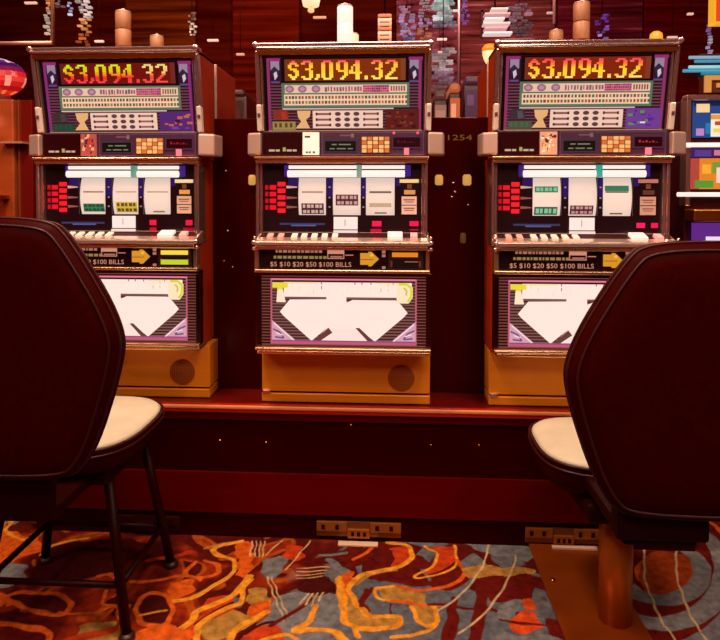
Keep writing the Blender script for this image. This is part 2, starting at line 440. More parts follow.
    Q.box(m, 400, 179, 419, 182.6, FP + .002, FP, pc[0]); Q.box(m, 407.5, 184, 412, 188.5, FP + .002, FP, (110, 60, 30)); Q.box(m, 404.5, 189.8, 415.5, 194.2, FP + .002, FP, pc[1])
    Q.box(m, 402, 196.2, 417, 204.6, FP + .002, FP, pc[2]); Q.box(m, 402, 205.4, 417, 214.2, FP + .002, FP, pc[2])
    for y in (199, 207.5): Q.quad(m, 404, y, 415, y + 1.2, (130, 80, 66), FP + .0026); Q.quad(m, 405, y + 2.2, 414, y + 3.2, (150, 96, 80), FP + .0026)
    m.build('plaque', mat('plaque_print', (210, 210, 210), .5, 0, .62, attr=True), rw)
    m = MB(); m.tube([Q.pt(289, 167, FP + .010), Q.pt(405, 167, FP + .010)], .0058, 12)
    m.tube([Q.pt(288, 173.7, FP + .014), Q.pt(405, 173.7, FP + .014)], .0112, 12)
    lt = m.build('lamp_tube', tubeglow, rw)
    m = MB(); Q.box(m, 357.5, 165, 362.5, 177, FP + .032, FP + .002, v['clip']); m.build('tube_clip', mat('clip_print', (255, 255, 255), .5, 0, .35, attr=True), rw)
    for i, (x0, x1) in enumerate(((299, 325), (334, 360), (367.3, 394))):
        m = MB(); rad = .15; nseg = 18
        zc = (Q.pt(0, 177.5).z + Q.pt(0, 215.2).z) / 2
        yc = Q.D[0] - FP + .008 + rad
        xa, xb = Q.pt(x0 - 1.2, 196).x, Q.pt(x1 + 1.2, 196).x
        def arc(a, l=0): return (yc - (rad + l) * math.cos(a), zc + (rad + l) * math.sin(a))
        def band(a0, a1, c, fx0=0, fx1=1, l=0.0, n=2):
            for k in range(n):
                p0, p1 = arc(a0 + (a1 - a0) * k / n, l), arc(a0 + (a1 - a0) * (k + 1) / n, l)
                X0, X1 = xa + fx0 * (xb - xa), xa + fx1 * (xb - xa)
                m.poly([(X0, p1[0], p1[1]), (X0, p0[0], p0[1]), (X1, p0[0], p0[1]), (X1, p1[0], p1[1])], c)
        band(-.62, .62, (244, 216, 200), n=nseg)
        def bar(ym, h, base, ink, mode):
            a = math.asin(max(-1, min(1, (Q.pt(0, ym).z - zc) / rad))); hh = h / 2 * abs(Q.Z[1] - Q.Z[0]) / 73 / rad / max(.35, math.cos(a))
            if mode == 'line': band(a - hh, a + hh, ink, .12, .88, .0006); return
            if mode == 'dash': band(a - hh, a + hh, ink, .3, .72, .0006); return
            band(a - hh, a + hh, base, .1, .9, .0006)
            rows = 2 if h > 8 else 1
            for r in range(rows):
                lo = a - hh + 2 * hh * r / rows; hi = lo + 2 * hh / rows; q = (hi - lo) * .2
                for f in (.15, .30, .45, .6, .75): band(lo + q, hi - q, ink, f, f + .09 + .03 * ((r + int(f * 20)) % 2), .0012, 1)
        for b_ in v['reels'][i]: bar(*b_)
        m.build('reel', reelm, rw)
    m = MB(); Q.box(m, 334, 217, 358, 229.5, FP + .006, FP, WHITE); Q.box(m, 334, 230.5, 358, 238, FP + .014, FP, (250, 214, 204))
    Q.quad(m, 345, 219.5, 346, 226, (216, 150, 150), FP + .0066)
    for x, w in ((341, 2), (347, 1.5), (350, 2), (353, 1.5)): Q.quad(m, x, 233.5, x + w, 236, (120, 60, 70), FP + .0146)
    m.build('centre_sign', art, rw)
    # ---- button deck
    m = MB(); Q = BIL
    def dk(px, py, Y): return U(px, py, loc0.y + Y) - loc0
    loc0 = Vector((XC, YC, ZC))
    zb = dk(342, 232, .045).z; zf = dk(342, 241.5, -.03).z; zlo = dk(342, 246, -.03).z
    XL, XR = dk(254.5, 240, -.03).x, dk(430, 240, -.03).x
    prof = [(.06, zb), (-.022, zf + .002), (-.03, zf - .002), (-.03, zlo), (.06, zlo)]
    m.loft([[(XL, y, z) for y, z in prof], [(XR, y, z) for y, z in prof]], smooth=False)
    dkm = m.build('button_deck', mat('deck_chrome', (250, 210, 190), .24, .85), t, bevel=.002)
    for s in (XL - .004, XR + .004):
        for (yy, zz, rr) in ((-.028, zf - .004, .007), (-.02, zlo - .01, .0065), (-.012, zf + .01, .005)):
            m = MB(); m.lathe((s, yy, zz), [(rr * .5, -rr), (rr, -rr * .4), (rr, rr * .4), (rr * .5, rr)], 10); m.build('deck_end_bolt', chrome, dkm)
    def dpt(px, f, lift):     # point on the sloping deck: f 0 back .. 1 front
        X = XL + (px - 254.5) / 175.5 * (XR - XL); y = .045 + f * (-.02 - .045); z = zb + (y - .06) / (-.022 - .06) * (zf - zb)
        return Vector((X, y - lift * .35, z + lift))
    def button(x0, x1, col, f0=.2, f1=.8, h=.012):
        mm = MB(); mm.hexa([dpt(x0, f1, h), dpt(x1, f1, h), dpt(x1, f1, -.002), dpt(x0, f1, -.002), dpt(x0, f0, h), dpt(x1, f0, h), dpt(x1, f0, -.002), dpt(x0, f0, -.002)], col)
        return mm
    mbk = MB(); mbk.poly([dpt(257, .0, .0012), dpt(257, .86, .0012), dpt(428, .86, .0012), dpt(428, 0, .0012)], (52, 15, 14)); mbk.build('deck_inlay', mat('inlay_dark', (255, 255, 255), .5, spec=.1, attr=True), dkm)
    bm_ = mat('lit_button', (220, 220, 220), .4, 0, .7, attr=True)
    for x in (265, 276, 290, 300, 310.5, 321, 331.5):
        button(x, x + 5.8, (236, 200, 178) if x > 280 else (206, 150, 130), .25, .75, .007).build('button', bm_, dkm, bevel=.0015)
    button(388, 403, (248, 222, 208), .12, .8, .011).build('spin_button', bm_, dkm, bevel=.002)
    button(411, 418, (220, 160, 150), .3, .8).build('button', bm_, dkm, bevel=.0015)
    # ---- bill panel
    m = MB(); Q = BIL
    Q.box(m, 256, 246, 428, 249.5, .022, -.03); Q.box(m, 255, 269.5, 430, 273, .012, -.03)
    Q.box(m, 255, 249.5, 259.5, 269.5, .01, -.03); Q.box(m, 425.5, 249.5, 429.5, 269.5, .01, -.03)
    bf = m.build('bill_panel_frame', mat('rose_chrome'), t, bevel=.0025)
    m = MB(); Q.box(m, 258, 249, 427, 270, -.002, -.03, (26, 4, 6)); bp = m.build('bill_panel', mat('bill_panel_black', (32, 5, 8), .3), t)
    m = MB()
    Q.text(m, "$5 $10 $20 $50 $100 BILLS", 270.5, 262.2, 352, 267.6, (206, 140, 114), .0)
    m.build('bill_lettering', art, bp); m = MB()
    x = 276
    while x < 322:
        w = rnd.uniform(1.5, 4.5); Q.quad(m, x, 250.4, x + w, 253, (170, 110, 90), .0); x += w + 1.2
    x = 274
    while x < 326:
        w = rnd.uniform(1.5, 5); Q.quad(m, x, 256.2, x + w, 259, (150, 120, 62), .0); x += w + 1.2
    m.build('small_lettering', art, bp); m = MB()
    Q.frame(m, 328, 250, 345, 259, 1, (190, 120, 100), .0); Q.quad(m, 328, 251, 345, 254, (206, 140, 116), .0002); Q.quad(m, 331, 256, 343, 257.6, (170, 110, 90), .0004)
    Q.quad(m, 346, 254.6, 354, 255.6, (190, 120, 100), .0)
    m.build('bill_sign', art, bp)
    for y in (250.5, 254.2, 266):
        m = MB(); Q.box(m, 382.5, y, 386, y + 2.6, .0005, -.003, (180, 110, 96)); m.build('marker_square', art, bp)
    m = MB()
    A = [(361, 253), (369, 253), (369, 251.6), (372, 251.6), (379.5, 258.8), (372, 266), (369, 266), (369, 264.5), (361, 264.5)]
    m.raw([Q.pt(x, y, .004) for x, y in A] + [Q.pt(x, y, -.004) for x, y in A], [tuple(range(len(A) - 1, -1, -1))] + [(k, (k + 1) % len(A), len(A) + (k + 1) % len(A), len(A) + k) for k in range(len(A))], (216, 146, 40))
    Q.quad(m, 361.5, 258.8, 374, 259.6, (150, 80, 20), .0045); Q.quad(m, 371, 253.6, 374, 256, (240, 190, 60), .0045)
    m.build('arrow_sign', art, bp)
    m = MB(); Q.box(m, 388.5, 250, 423.5, 269.2, .006, -.006, (50, 16, 16)); Q.quad(m, 391, 259, 421, 267.5, (16, 2, 4), .0064)
    Q.quad(m, 391, 260, 393, 266.5, (120, 60, 40), .0068); Q.quad(m, 419, 260, 421, 266.5, (120, 60, 40), .0068)
    ba = m.build('bill_acceptor', prnt, bp, bevel=.001)
    m = MB()
    for x0, y0, x1, y1, c in v['billbars']: Q.box(m, x0, y0, x1, y1, .010, .006, c)
    m.build('slot_light', art, ba)
    # ---- belly glass
    m = MB(); Q = BEL
    Q.box(m, 256, 273, 260.5, 349, .004, -.03); Q.box(m, 426.5, 273, 431, 349, .004, -.03); Q.box(m, 256, 272.5, 431, 276, .012, -.03)
    m.build('belly_frame', mat('dark_chrome', (120, 60, 50), .25, 1.0), t, bevel=.002)
    m = MB(); Q.box(m, 256, 347, 431, 350, .02, -.03); Q.box(m, 258, 350.2, 431, 354, .014, -.06)
    m.build('sill', mat('rose_chrome'), t, bevel=.003)
    m = MB()
    Q.box(m, 260, 275, 427, 348, -.006, -.016, (44, 6, 10))
    for y in np.arange(276, 347, 3.0): Q.quad(m, 261.5, y, 426, y + 1.25, (120, 66, 54), -.0052)
    PK = (190, 88, 118)
    Q.quad(m, 270.5, 279, 417, 280.8, (226, 120, 142), -.0046); Q.quad(m, 270.5, 342, 417, 345, PK, -.0046); Q.quad(m, 270.5, 279, 272.2, 345, PK, -.0046); Q.quad(m, 415.4, 279, 417, 345, PK, -.0046)
    Q.quad(m, 272.2, 282, 415.4, 342, (66, 34, 34), -.0048)
    for y in np.arange(283, 342, 3.0): Q.quad(m, 272.2, y, 415.4, y + 1.25, (134, 88, 80), -.0044)
    Q.quad(m, 284, 282.6, 412, 297.4, WHITE, -.004)                                          # glowing word band
    Q.poly(m, [(290, 300.2), (327, 299.6), (331, 302), (344, 303), (349, 302), (353, 300), (396, 300), (401, 304), (408, 312.5), (404, 317), (375.5, 341.5), (358, 328), (345, 330), (328, 328), (312, 341.5), (284, 317), (280, 312.5)], WHITE, -.004)
    Q.poly(m, [(327, 297), (347, 297), (347, 303), (327, 303)], WHITE, -.0039)
    Q.poly(m, [(328, 328), (358, 328), (371, 342), (315, 342)], (255, 222, 214), -.0042)
    Q.poly(m, [(329, 328), (333, 333), (320, 342), (314, 342)], (104, 60, 54), -.0038); Q.poly(m, [(356, 328), (360, 328), (374, 341), (369, 342)], (104, 60, 54), -.0038)
    for s, X in ((1, 272), (-1, 416)):
        Q.poly(m, [(X, 321), (X + s * 25, 342), (X, 342)], (212, 156, 172), -.0036)
        Q.line(m, [(X + s * 1, 330), (X + s * 8, 333), (X + s * 12, 339), (X + s * 3, 338)], 1.6, (110, 80, 124), -.0034)
        Q.line(m, [(X + s * 2, 324), (X + s * 22, 341)], 1.2, (250, 214, 220), -.0032)
        Q.line(m, [(X + s * 4, 334), (X + s * 11, 336)], 1.0, (250, 214, 220), -.0031)
    Q.line(m, [(272, 341.5), (416, 341.5)], 1.3, (150, 70, 120), -.0032)
    YE = (222, 214, 30)
    Q.poly(m, [(272.5, 283), (288, 283), (288, 288.5), (283, 288.5), (283, 290), (277.5, 290), (277.5, 288.5), (272.5, 288.5)], (232, 214, 60), -.0036)      # T
    Q.poly(m, [(277.5, 290), (283, 290), (286, 303), (276.5, 303)], (250, 226, 196), -.0036)
    Q.poly(m, [(397, 283), (408, 283), (413, 287), (413, 297), (409, 303), (397, 303)], (252, 226, 190), -.0036)
    Q.line(m, [(399, 283.8), (407.5, 284), (411.5, 288), (411.5, 296), (408, 301.5)], 2.4, YE, -.0034)
    Q.line(m, [(404, 287.5), (407, 290), (406.5, 295)], 1.8, (206, 196, 60), -.0032)
    for x, y, h, c in ((292, 283, 4, YE), (299.5, 286, 6, (206, 160, 150)), (313, 290, 5, (206, 170, 120)), (321.5, 282, 8, (150, 100, 90)), (381, 285, 7, (222, 190, 120)), (388, 284, 7, (226, 196, 110)), (355, 282, 2.5, (150, 90, 90)), (362, 282, 2.5, (150, 90, 90)), (371, 282, 2.5, (150, 90, 90)), (393, 282.5, 2, (150, 90, 90))):
        Q.quad(m, x, y, x + 1, y + h, c, -.003)
    Q.text(m, "RIPLE DIAMON", 290, 284.6, 396, 296, (255, 233, 214), -.0028)
    Q.quad(m, 288, 283, 318, 284, (240, 224, 120), -.003); Q.quad(m, 376, 283, 397, 284, (240, 224, 120), -.003)
    m.build('belly_glass', art, t)
    # ---- base door
    m = MB(); Q = BAS
    Q.box(m, 262, 349, 430, 392.4, .0, -.10); Q.box(m, 262, 394, 430, 402.6, .004, -.10)
    bd = m.build('base_door', bronze, t, bevel=.003)
    m = MB(); Q.box(m, 263, 392, 429, 394.6, -.004, -.09); m.build('door_gap', black, bd)
    m = MB(); Q.box(m, 263, 391, 271, 394.4, .008, -.005); m.build('hinge', chrome, bd, bevel=.002)
    m = MB(); Q.rod(m, 401.5, 377, .0445, .0025, -.01, 28); sg = m.build('speaker_grille', mat('grille', (176, 88, 16), .5, .3), bd, bevel=.0008)
    m = MB()
    for i in range(-6, 7):
        for j in range(-6, 7):
            if i * i + j * j < 38: m.tube([Q.pt(401.5 + i * 2, 377 + j * 2, .0030), Q.pt(401.5 + i * 2, 377 + j * 2, .0024)], .0016, 6)
    m.build('grille_holes', black, sg)
    # ---- candle lamp on the roof
    candle(t, Vector((0, .07, zt)), v['lit'])
    return t

def candle(t, base, lit, name='candle_lamp'):
    s = .0
    cm = mat('candle_lit', (255, 232, 214), .4, emit=1.0) if lit == 2 else mat('candle_warm', (255, 226, 170), .4, emit=.9) if lit == 1 else mat('candle_off', (160, 104, 70), .5, noise=((40, 40, 8), (174, 116, 80), 2), emit=0)
    m = MB(); x, y, z = base
    m.lathe((x, y, z - .002), [(.020, 0), (.020, .012), (.013, .014), (.013, .02)], 16)
    m.box(x - .02, x - .012, y - .01, y + .01, z, z + .03); m.box(x + .012, x + .02, y - .01, y + .01, z, z + .03)
    cb = m.build(name, satin, t)
    for k in range(2):
        m = MB(); z0 = z + .022 + k * .058
        m.lathe((x, y, z0), [(.0245, 0), (.0255, .001), (.0255, .0545), (.0245, .0555)], 24); m.build('candle_tier', cm, cb)
    m = MB(); m.lathe((x, y, z + .136), [(.024, 0), (.024, .004), (.008, .008), (.004, .014)], 16); m.build('candle_cap', satin, cb)

def ledA(i, r):
    if i >= 7: return [(214, 206, 110), (226, 214, 120), (228, 200, 110), (226, 190, 110), (240, 190, 110), (236, 120, 70), (226, 80, 50), (232, 70, 50), (230, 80, 60), (236, 70, 70)][r]
    return [(206, 226, 20), (190, 210, 14), (214, 196, 10), (222, 190, 10), (222, 160, 10), (240, 130, 30), (235, 70, 30), (225, 50, 40), (236, 60, 60), (240, 60, 70)][r]
def ledB(i, r): return [(255, 86, 92), (250, 150, 50), (255, 186, 60), (255, 190, 50), (255, 190, 40), (255, 196, 40), (255, 206, 50), (255, 214, 60), (255, 210, 70), (255, 220, 110)][r]
def ledC(i, r): return [(255, 70, 70), (255, 90, 70), (250, 110, 60), (255, 150, 50), (255, 186, 40), (255, 196, 40), (255, 206, 40), (255, 210, 60), (255, 190, 60), (255, 220, 120)][r]
GB = (60, 120, 84); DK = (74, 40, 48); INKD = (60, 30, 36)
vA = dict(seed=1, lit=0, ledbg=(104, 14, 10), ledcol=ledA, purple=(132, 44, 110), green=(92, 116, 84), glass=(56, 16, 44),
          low_left=[(64, 44, 44), (74, 60, 60), (44, 62, 48), (36, 76, 56)], low_right=[(84, 40, 110), (190, 96, 60), (120, 60, 140), (60, 20, 60)],
          card=[(150, 70, 60), [(220, 150, 120), (60, 16, 50), (180, 40, 40)]], lamps=False, lcd2=(170, 20, 20),
          redleds=[(373, 221, 380, 226.5, (240, 20, 60)), (373, 229, 380, 234, (190, 14, 46)), (411, 221, 418, 226.5, (236, 20, 60)), (408, 229, 420, 233, (150, 12, 36))],
          plaque=[(250, 222, 170), (222, 150, 70), (210, 160, 130)], clip=(90, 150, 140),
          reels=[[(192, 1.6, 0, (160, 120, 100), 'line'), (208.5, 8.5, GB, (30, 70, 44), 'bar')], [(192, 1.2, 0, (190, 150, 110), 'line'), (208, 11, (206, 176, 70), (100, 70, 30), 'bar')], [(192, 1.2, 0, (170, 140, 110), 'line'), (212.5, 1.6, 0, (150, 110, 60), 'dash')]],
          billbars=[(392, 252, 420, 256.4, (250, 214, 70)), (392, 261.5, 420, 266.4, (196, 206, 40))])
vB = dict(seed=2, lit=2, ledbg=(120, 42, 8), ledcol=ledB, low_left=[(130, 46, 34), (170, 50, 30), (150, 130, 70), (90, 60, 40)], low_right=[(92, 30, 26), (130, 44, 30), (70, 16, 20), (110, 60, 40)],
          card=[(255, 226, 208), None], lamps=True, lcd2=(96, 12, 26),
          redleds=[(372.5, 221, 382, 226.4, (240, 24, 76)), (371, 229, 382, 236, (190, 16, 54)), (410, 221, 419, 226, (236, 22, 70)), (410, 229, 419, 230.4, (170, 14, 50)), (410, 232.4, 419, 234, (190, 14, 50))],
          plaque=[(246, 214, 140), (206, 144, 80), (220, 168, 146)], clip=(110, 150, 140),
          reels=[[(192, 1.6, 0, (170, 130, 110), 'line'), (209, 11, DK, (210, 170, 160), 'bar')], [(200, 11, DK, (200, 150, 140), 'bar')], [(192, 2.0, 0, (120, 92, 84), 'line'), (205, 4, (206, 176, 140), (196, 166, 130), 'line'), (213, 1.4, 0, (120, 90, 70), 'dash')]],
          billbars=[(392.5, 252, 418, 256.4, (226, 132, 30)), (405, 260.6, 418, 261.6, (150, 90, 60))])
vC = dict(seed=3, lit=0, ledbg=(122, 32, 10), ledcol=ledC, low_left=[(60, 44, 50), (76, 76, 80), (84, 76, 60), (52, 104, 72)], low_right=[(110, 60, 140), (236, 210, 226), (96, 30, 150), (90, 140, 50)],
          card=[(206, 140, 110), [(250, 210, 180), (70, 20, 30), (230, 170, 110)]], lamps=False, lcd2=(180, 40, 40),
          redleds=[(399, 222, 407, 227, (250, 30, 90)), (413, 222, 419.5, 227, (230, 24, 70)), (396, 233, 407, 236, (220, 20, 60))],
          plaque=[(190, 120, 100), (90, 44, 34), (196, 140, 118)], clip=(40, 160, 150),
          reels=[[(189, 6, GB, (120, 190, 150), 'bar'), (210.5, 8, (50, 90, 66), (130, 200, 160), 'bar')], [(209.5, 9, DK, (200, 140, 140), 'bar')], [(188, 5.5, GB, (40, 120, 90), 'bar'), (191.6, 1.2, 0, (60, 30, 30), 'line'), (213, 1.4, 0, (110, 80, 60), 'dash')]],
          billbars=[(392.5, 252, 418, 256.4, (120, 60, 30))])

YL, YR = 1.975, 1.958
XLm = (U(28, 48, YL).x + U(201.5, 45, YL).x) / 2
XRm = (U(495.5, 43, YR).x + U(682, 43, YR).x) / 2
slot_machine((XLm, YL, ZC), vA, 'slot machine with yellow-green jackpot digits, standing behind the four-legged stool')
slot_machine((XC, YC, ZC), vB, 'middle slot machine, its candle lamp glowing white and no stool before it')
slot_machine((XRm, YR, ZC), vC, 'slot machine with pink-topped jackpot digits, behind the stool on a copper post')

# ------------------------------------------------------------------ counter (machine stand)
SX0, SX1 = -1.25, 1.0
KY = UZ(346, 540, 0).y
FY = U(346, 405, 1).y
# front edge of the counter: same height, on the line of y=405
d = CM @ Vector(((346 - 360) / F, -(406 - PYC) / F, -1)); EY = (d * ((ZC - CAMLOC.z) / d.z)).y
SY1 = KY + .62
st = thing('machine_stand', 'long mahogany counter with a red front edge carrying the slot machines', 'counter', (0, 0, 0))
zE = U(346, 414.5, EY).z; zF = U(346, 422, EY + .012).z; zP = U(346, 475, KY - .012).z; zK = U(346, 516, KY - .006).z
m = MB(); m.box(SX0, SX1, EY + .006, SY1, zE, ZC - .001); m.build('countertop', mahog, st, bevel=.004)
m = MB(); m.box(SX0, SX1, EY - .004, EY + .006, zE - .002, ZC + .0005)
m.build('front_edge', mat('red_edge', (160, 22, 8), .22, coat=.15), st, bevel=.003)
m = MB(); m.box(SX0, SX1, EY - .008, EY + .002, ZC - .017, ZC - .004); m.build('edge_strip', mat('edge_strip_copper', (238, 138, 84), .3, .2), st, bevel=.004)
m = MB(); m.box(SX0 + .01, SX1 - .01, EY + .010, EY + .03, zF - .0, zE); m.build('apron', mahogd, st)
m = MB(); m.box(SX0 + .006, SX1 - .006, KY - .009, SY1 - .02, zP - .001, zE); m.build('overhang_shade_panel', mat('overhang_shade', (46, 0, 0), .7, spec=.0), st)  # shade of the counter overhang put into this dark panel colour
m = MB(); m.box(SX0 + .005, SX1 - .005, KY - .012, SY1 - .01, zK, zP); m.build('lower_panel', mahogd, st, bevel=.003)
m = MB(); m.box(SX0 + .02, SX1 - .02, KY, SY1 - .02, 0, zK); m.build('kick_plate', kickm, st)
for px, py in ((220, 440), (266, 442), (351, 425), (431, 445), (479, 445)):
    Ys = EY + .010 if py == 425 else KY - .009
    p = U(px, py, Ys); m = MB(); m.tube([p + Vector((0, .004, 0)), p + Vector((0, -.004, 0))], .0032, 8); m.build('screw', brass, st)

def bracket(px0, px1, label, dim=False, bright=True):
    a, b = U(px0, 520, KY).x, U(px1, 520, KY).x
    zt_, zb_ = U(350, 520.5, KY).z, U(350, 535.5, KY).z
    c = (a + b) / 2; w = (b - a); H = zt_ - zb_
    root = thing('floor_bracket', label, 'bracket', (c, KY - .001, zb_), 0, 'chair anchor brackets on the kick plate')
    mm = mat('bracket_shaded', (52, 8, 3), .6, .0, spec=.1) if dim else mat('bracket_brass', (170, 96, 30), .4, .5)  # dim copy has the shade behind the stool put into its colour
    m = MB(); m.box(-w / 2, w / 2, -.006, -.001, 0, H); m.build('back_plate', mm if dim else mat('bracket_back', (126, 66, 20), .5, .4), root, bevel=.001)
    for s in (-1, 1):
        m = MB(); x0, x1 = sorted((s * w * .14, s * w * .5))
        m.box(x0, x1, -.010, -.006, H * .34, H * .98); wing = m.build('wing_plate', mm, root, bevel=.001)
        for f in (.22, .68):
            m = MB(); m.box(x0 + (x1 - x0) * f - .006, x0 + (x1 - x0) * f + .006, -.0115, -.010, H * .5, H * .8); m.build('slot_hole', black, wing)
    m = MB(); m.box(-w * .13, w * .13, -.016, -.006, 0.0, H * .56); la = m.build('latch', mm, root, bevel=.001)
    for x in (-w * .07, 0, w * .07):
        m = MB(); m.box(x - .005, x + .005, -.0175, -.016, H * .15, H * .42); m.build('slot_hole', black, la)
bracket(317, 401, 'brass chair bracket on the black kick plate below the middle slot machine')
bracket(525, 601, 'brass chair bracket on the kick plate behind the copper post')
bracket(112, 180, 'bracket on the kick plate, coloured dark for the shade behind the four-legged stool', dim=True)
def lip(px0, px1, py, label):
    z = .006; p0, p1 = UZ(px0, py, z), UZ(px1, py, z); y = (p0.y + p1.y) / 2
    m = MB(); m.box(p0.x, p1.x, y - .012, y + .012, 0.0005, .007)
    o = m.build('floor_bar', mat('polished_bar', (250, 206, 170), .35, .25), None, bevel=.0015)
    tag(o, label, 'metal bar'); return o
lip(338, 378, 543.4, 'short polished metal bar lying on the carpet below the middle bracket')

# dark dividers between the machines
def divider(x0, x1, label):
    z1 = U(345, 118, 2.18).z
    root = thing('divider_panel', label, 'divider', ((x0 + x1) / 2, 2.187, ZC), 0, 'dark dividers between the machines')
    w = (x1 - x0) / 2
    m = MB(); m.box(-w, w, -.009, .009, .001, z1 - ZC); m.build('board', mat('divider_black', (58, 1, 1), .2, spec=.12), root, bevel=.002)
    return root, z1
HW = (TOP.X[1] - TOP.X[0]) / 2
d1, _ = divider(XLm + HW - .03, XC - HW + .03, 'glossy dark divider between the middle machine and the yellow-green digit machine')
d2, _ = divider(XC + HW - .03, XRm - HW + .03, 'glossy dark divider between the middle machine and the pink digit machine')
def dglint(root, px, py, rx, rz, m_, nm='lamp_reflection'):  # glowing blobs added for amber lamp reflections in the divider
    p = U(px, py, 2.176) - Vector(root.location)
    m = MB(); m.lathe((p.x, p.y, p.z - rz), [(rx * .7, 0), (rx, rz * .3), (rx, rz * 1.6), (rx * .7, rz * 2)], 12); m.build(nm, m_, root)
amb = mat('amber_glint', (226, 164, 74), .4, emit=.75)
dglint(d1, 252, 180, .013, .018, amb); dglint(d2, 439, 180, .014, .018, amb); dglint(d2, 467, 180, .015, .019, amb)
dglint(d2, 463, 238, .010, .018, mat('dim_amber', (110, 70, 24), .4, emit=.5), 'lamp_reflection')
for r_, px, py in ((d2, 453, 184), (d2, 455, 193), (d2, 452, 198), (d2, 468, 206), (d1, 226, 172), (d1, 228, 232), (d1, 224, 262), (d1, 233, 268)):
    p = U(px, py, 2.178) - Vector(r_.location); m = MB(); m.lathe((p.x, p.y, p.z), [(.003, 0), (.005, .002), (.005, .006), (.003, .008)], 8); m.build('glint_stud', chrome, r_)  # chrome studs added to stand for small glints on the divider
# small gold digits high on the divider
m = MB(); P0 = U(448, 134.8, 2.177); P1 = U(472, 140.2, 2.177); v_, f_ = text_mesh('1254')
r0 = Vector(d2.location)
m.raw([Vector((P0.x + a * (P1.x - P0.x), 2.1768, P1.z + b * (P0.z - P1.z))) - r0 for a, b in v_], f_, (116, 74, 26)); m.build('gold_number', art, d2)

# ------------------------------------------------------------------ rear bank, back to back with the front one
for xm, yo, lit, lb in ((XLm, 0, 0, 'back of the slot machine behind the yellow-green digit machine, small tan candle on top'),
                        (XC, 1, 1, 'back of the slot machine behind the middle machine, warm lit candle on top'),
                        (XRm, 2, 0, 'back of the slot machine behind the pink digit machine, tan candle on top')):
    t = thing('rear_slot_machine', lb, 'slot machine', (xm, 2.20, ZC), 0, 'slot machines backing onto the front row')
    zt = TOP.Z[0] - .012; w = HW - .012
    m = MB(); m.box(-w, w, 0, .27, .001, zt); m.build('cabinet', laminate, t, bevel=.004)
    m = MB(); m.box(-w - .002, -w + .006, -.006, .004, .02, zt); m.box(w - .006, w + .002, -.006, .004, .02, zt); m.build('edge_trim', satin, t, bevel=.001)
    candle(t, Vector((0, .14, zt)), lit)

# ------------------------------------------------------------------ stools
def smooth_outline(pts, it=3):
    for _ in range(it):
        q = []
        for i in range(len(pts)):
            a, b = Vector(pts[i]), Vector(pts[(i + 1) % len(pts)])
            q += [a * .75 + b * .25, a * .25 + b * .75]
        pts = q
    return pts
def backrest(root, z0, z1, W, yb, tilt, wide):
    "hexagonal padded back, local: back at y=yb, facing -y to the camera"
    H = z1 - z0
    half = [(.13 * W / .28, 0), (.20 * W / .28, .04 * H), (W * .97, wide * H - .06), (W * 1.0, wide * H + .04), (.17 * W / .28, .93 * H), (.12 * W / .28, H)]
    pts = [Vector((x, z)) for x, z in half] + [Vector((-x, z)) for x, z in half[::-1]]
    ol = smooth_outline(pts, 3); c = Vector((0, H * .5))
    def ring(inset, y):
        out = []
        for p in ol:
            dd = (p - c); L = dd.length; q = c + dd * ((L - inset) / L)
            out.append(Vector((q.x, yb + y + (q.y) * tilt + .10 * q.x * q.x, z0 + q.y)))
        return out
    m = MB(); T = .075
    m.loft([ring(.10, 0.0), ring(.045, .002), ring(.022, .008), ring(.006, .020), ring(0, .034), ring(0, .05), ring(.008, .062), ring(.03, T), ring(.12, T + .01)][::-1])
    b = m.build('backrest', vinyl, root)
    for i_, y_ in ((.016, .0095), (.001, .030), (.003, .056)):
        m = MB(); m.tube(ring(i_, y_), .0032, 6, closed=True); m.build('piping', piping, b)
    return b
def seat(root, a, b, z, n, th):
    def ring(f, zz):
        out = []
        for k in range(56):
            q = 2 * math.pi * k / 56; cs, sn = math.cos(q), math.sin(q)
            out.append(Vector((math.copysign(abs(cs) ** (2 / n), cs) * (a + f), math.copysign(abs(sn) ** (2 / n), sn) * (b + f), z + zz)))
        return out
    m = MB(); m.loft([ring(-.07, -th), ring(-.02, -th + .004), ring(0, -th + .03), ring(.002, -.03), ring(-.004, -.012), ring(-.008, -.010)])
    s = m.build('seat', vinyl, root)
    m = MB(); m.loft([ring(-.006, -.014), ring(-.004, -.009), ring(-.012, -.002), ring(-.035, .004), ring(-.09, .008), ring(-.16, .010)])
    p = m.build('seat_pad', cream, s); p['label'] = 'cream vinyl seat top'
    for f, zz in ((.002, -.012), (.003, -.028)):
        m = MB(); m.tube(ring(f, zz), .0035, 6, closed=True); m.build('piping', piping, s)
    return s

# left stool: four legs
nr, fr_, fl = UZ(127, 640, 0), UZ(174, 568, 0), UZ(45, 562, 0)
cx, cy = (nr.x + fl.x) / 2, (nr.y + fl.y) / 2
hx = (abs(nr.x - fl.x)) / 2; hy = abs(nr.y - fl.y) / 2
stool = thing('slot_stool', 'dark vinyl stool on four black iron legs, before the yellow-green digit machine', 'stool', (cx, cy, 0), 0, 'stools facing the slot machines')
SZ = .52
seat(stool, .205, .215, SZ, 3.0, .085)
m = MB(); m.box(-.15, .15, -.15, .15, SZ - .125, SZ - .083); m.build('swivel_mount', iron, stool, bevel=.01)
feet = []
for sx in (-1, 1):
    for sy in (-1, 1):
        foot = Vector((sx * hx, sy * hy, 0.0)); top = Vector((sx * .135, sy * .115, SZ - .10)); feet.append((foot, top))
        m = MB(); m.tube([top, foot + Vector((0, 0, .004))], .0135, 10); lg = m.build('leg', iron, stool)
        m = MB(); m.lathe(foot, [(.017, 0), (.021, .004), (.021, .012), (.015, .02)], 14); m.build('foot_glide', mat('glide', (70, 40, 34), .4, .6), lg)
def onleg(i, z): f_, t_ = feet[i]; return f_.lerp(t_, z / t_.z)
zs = .135
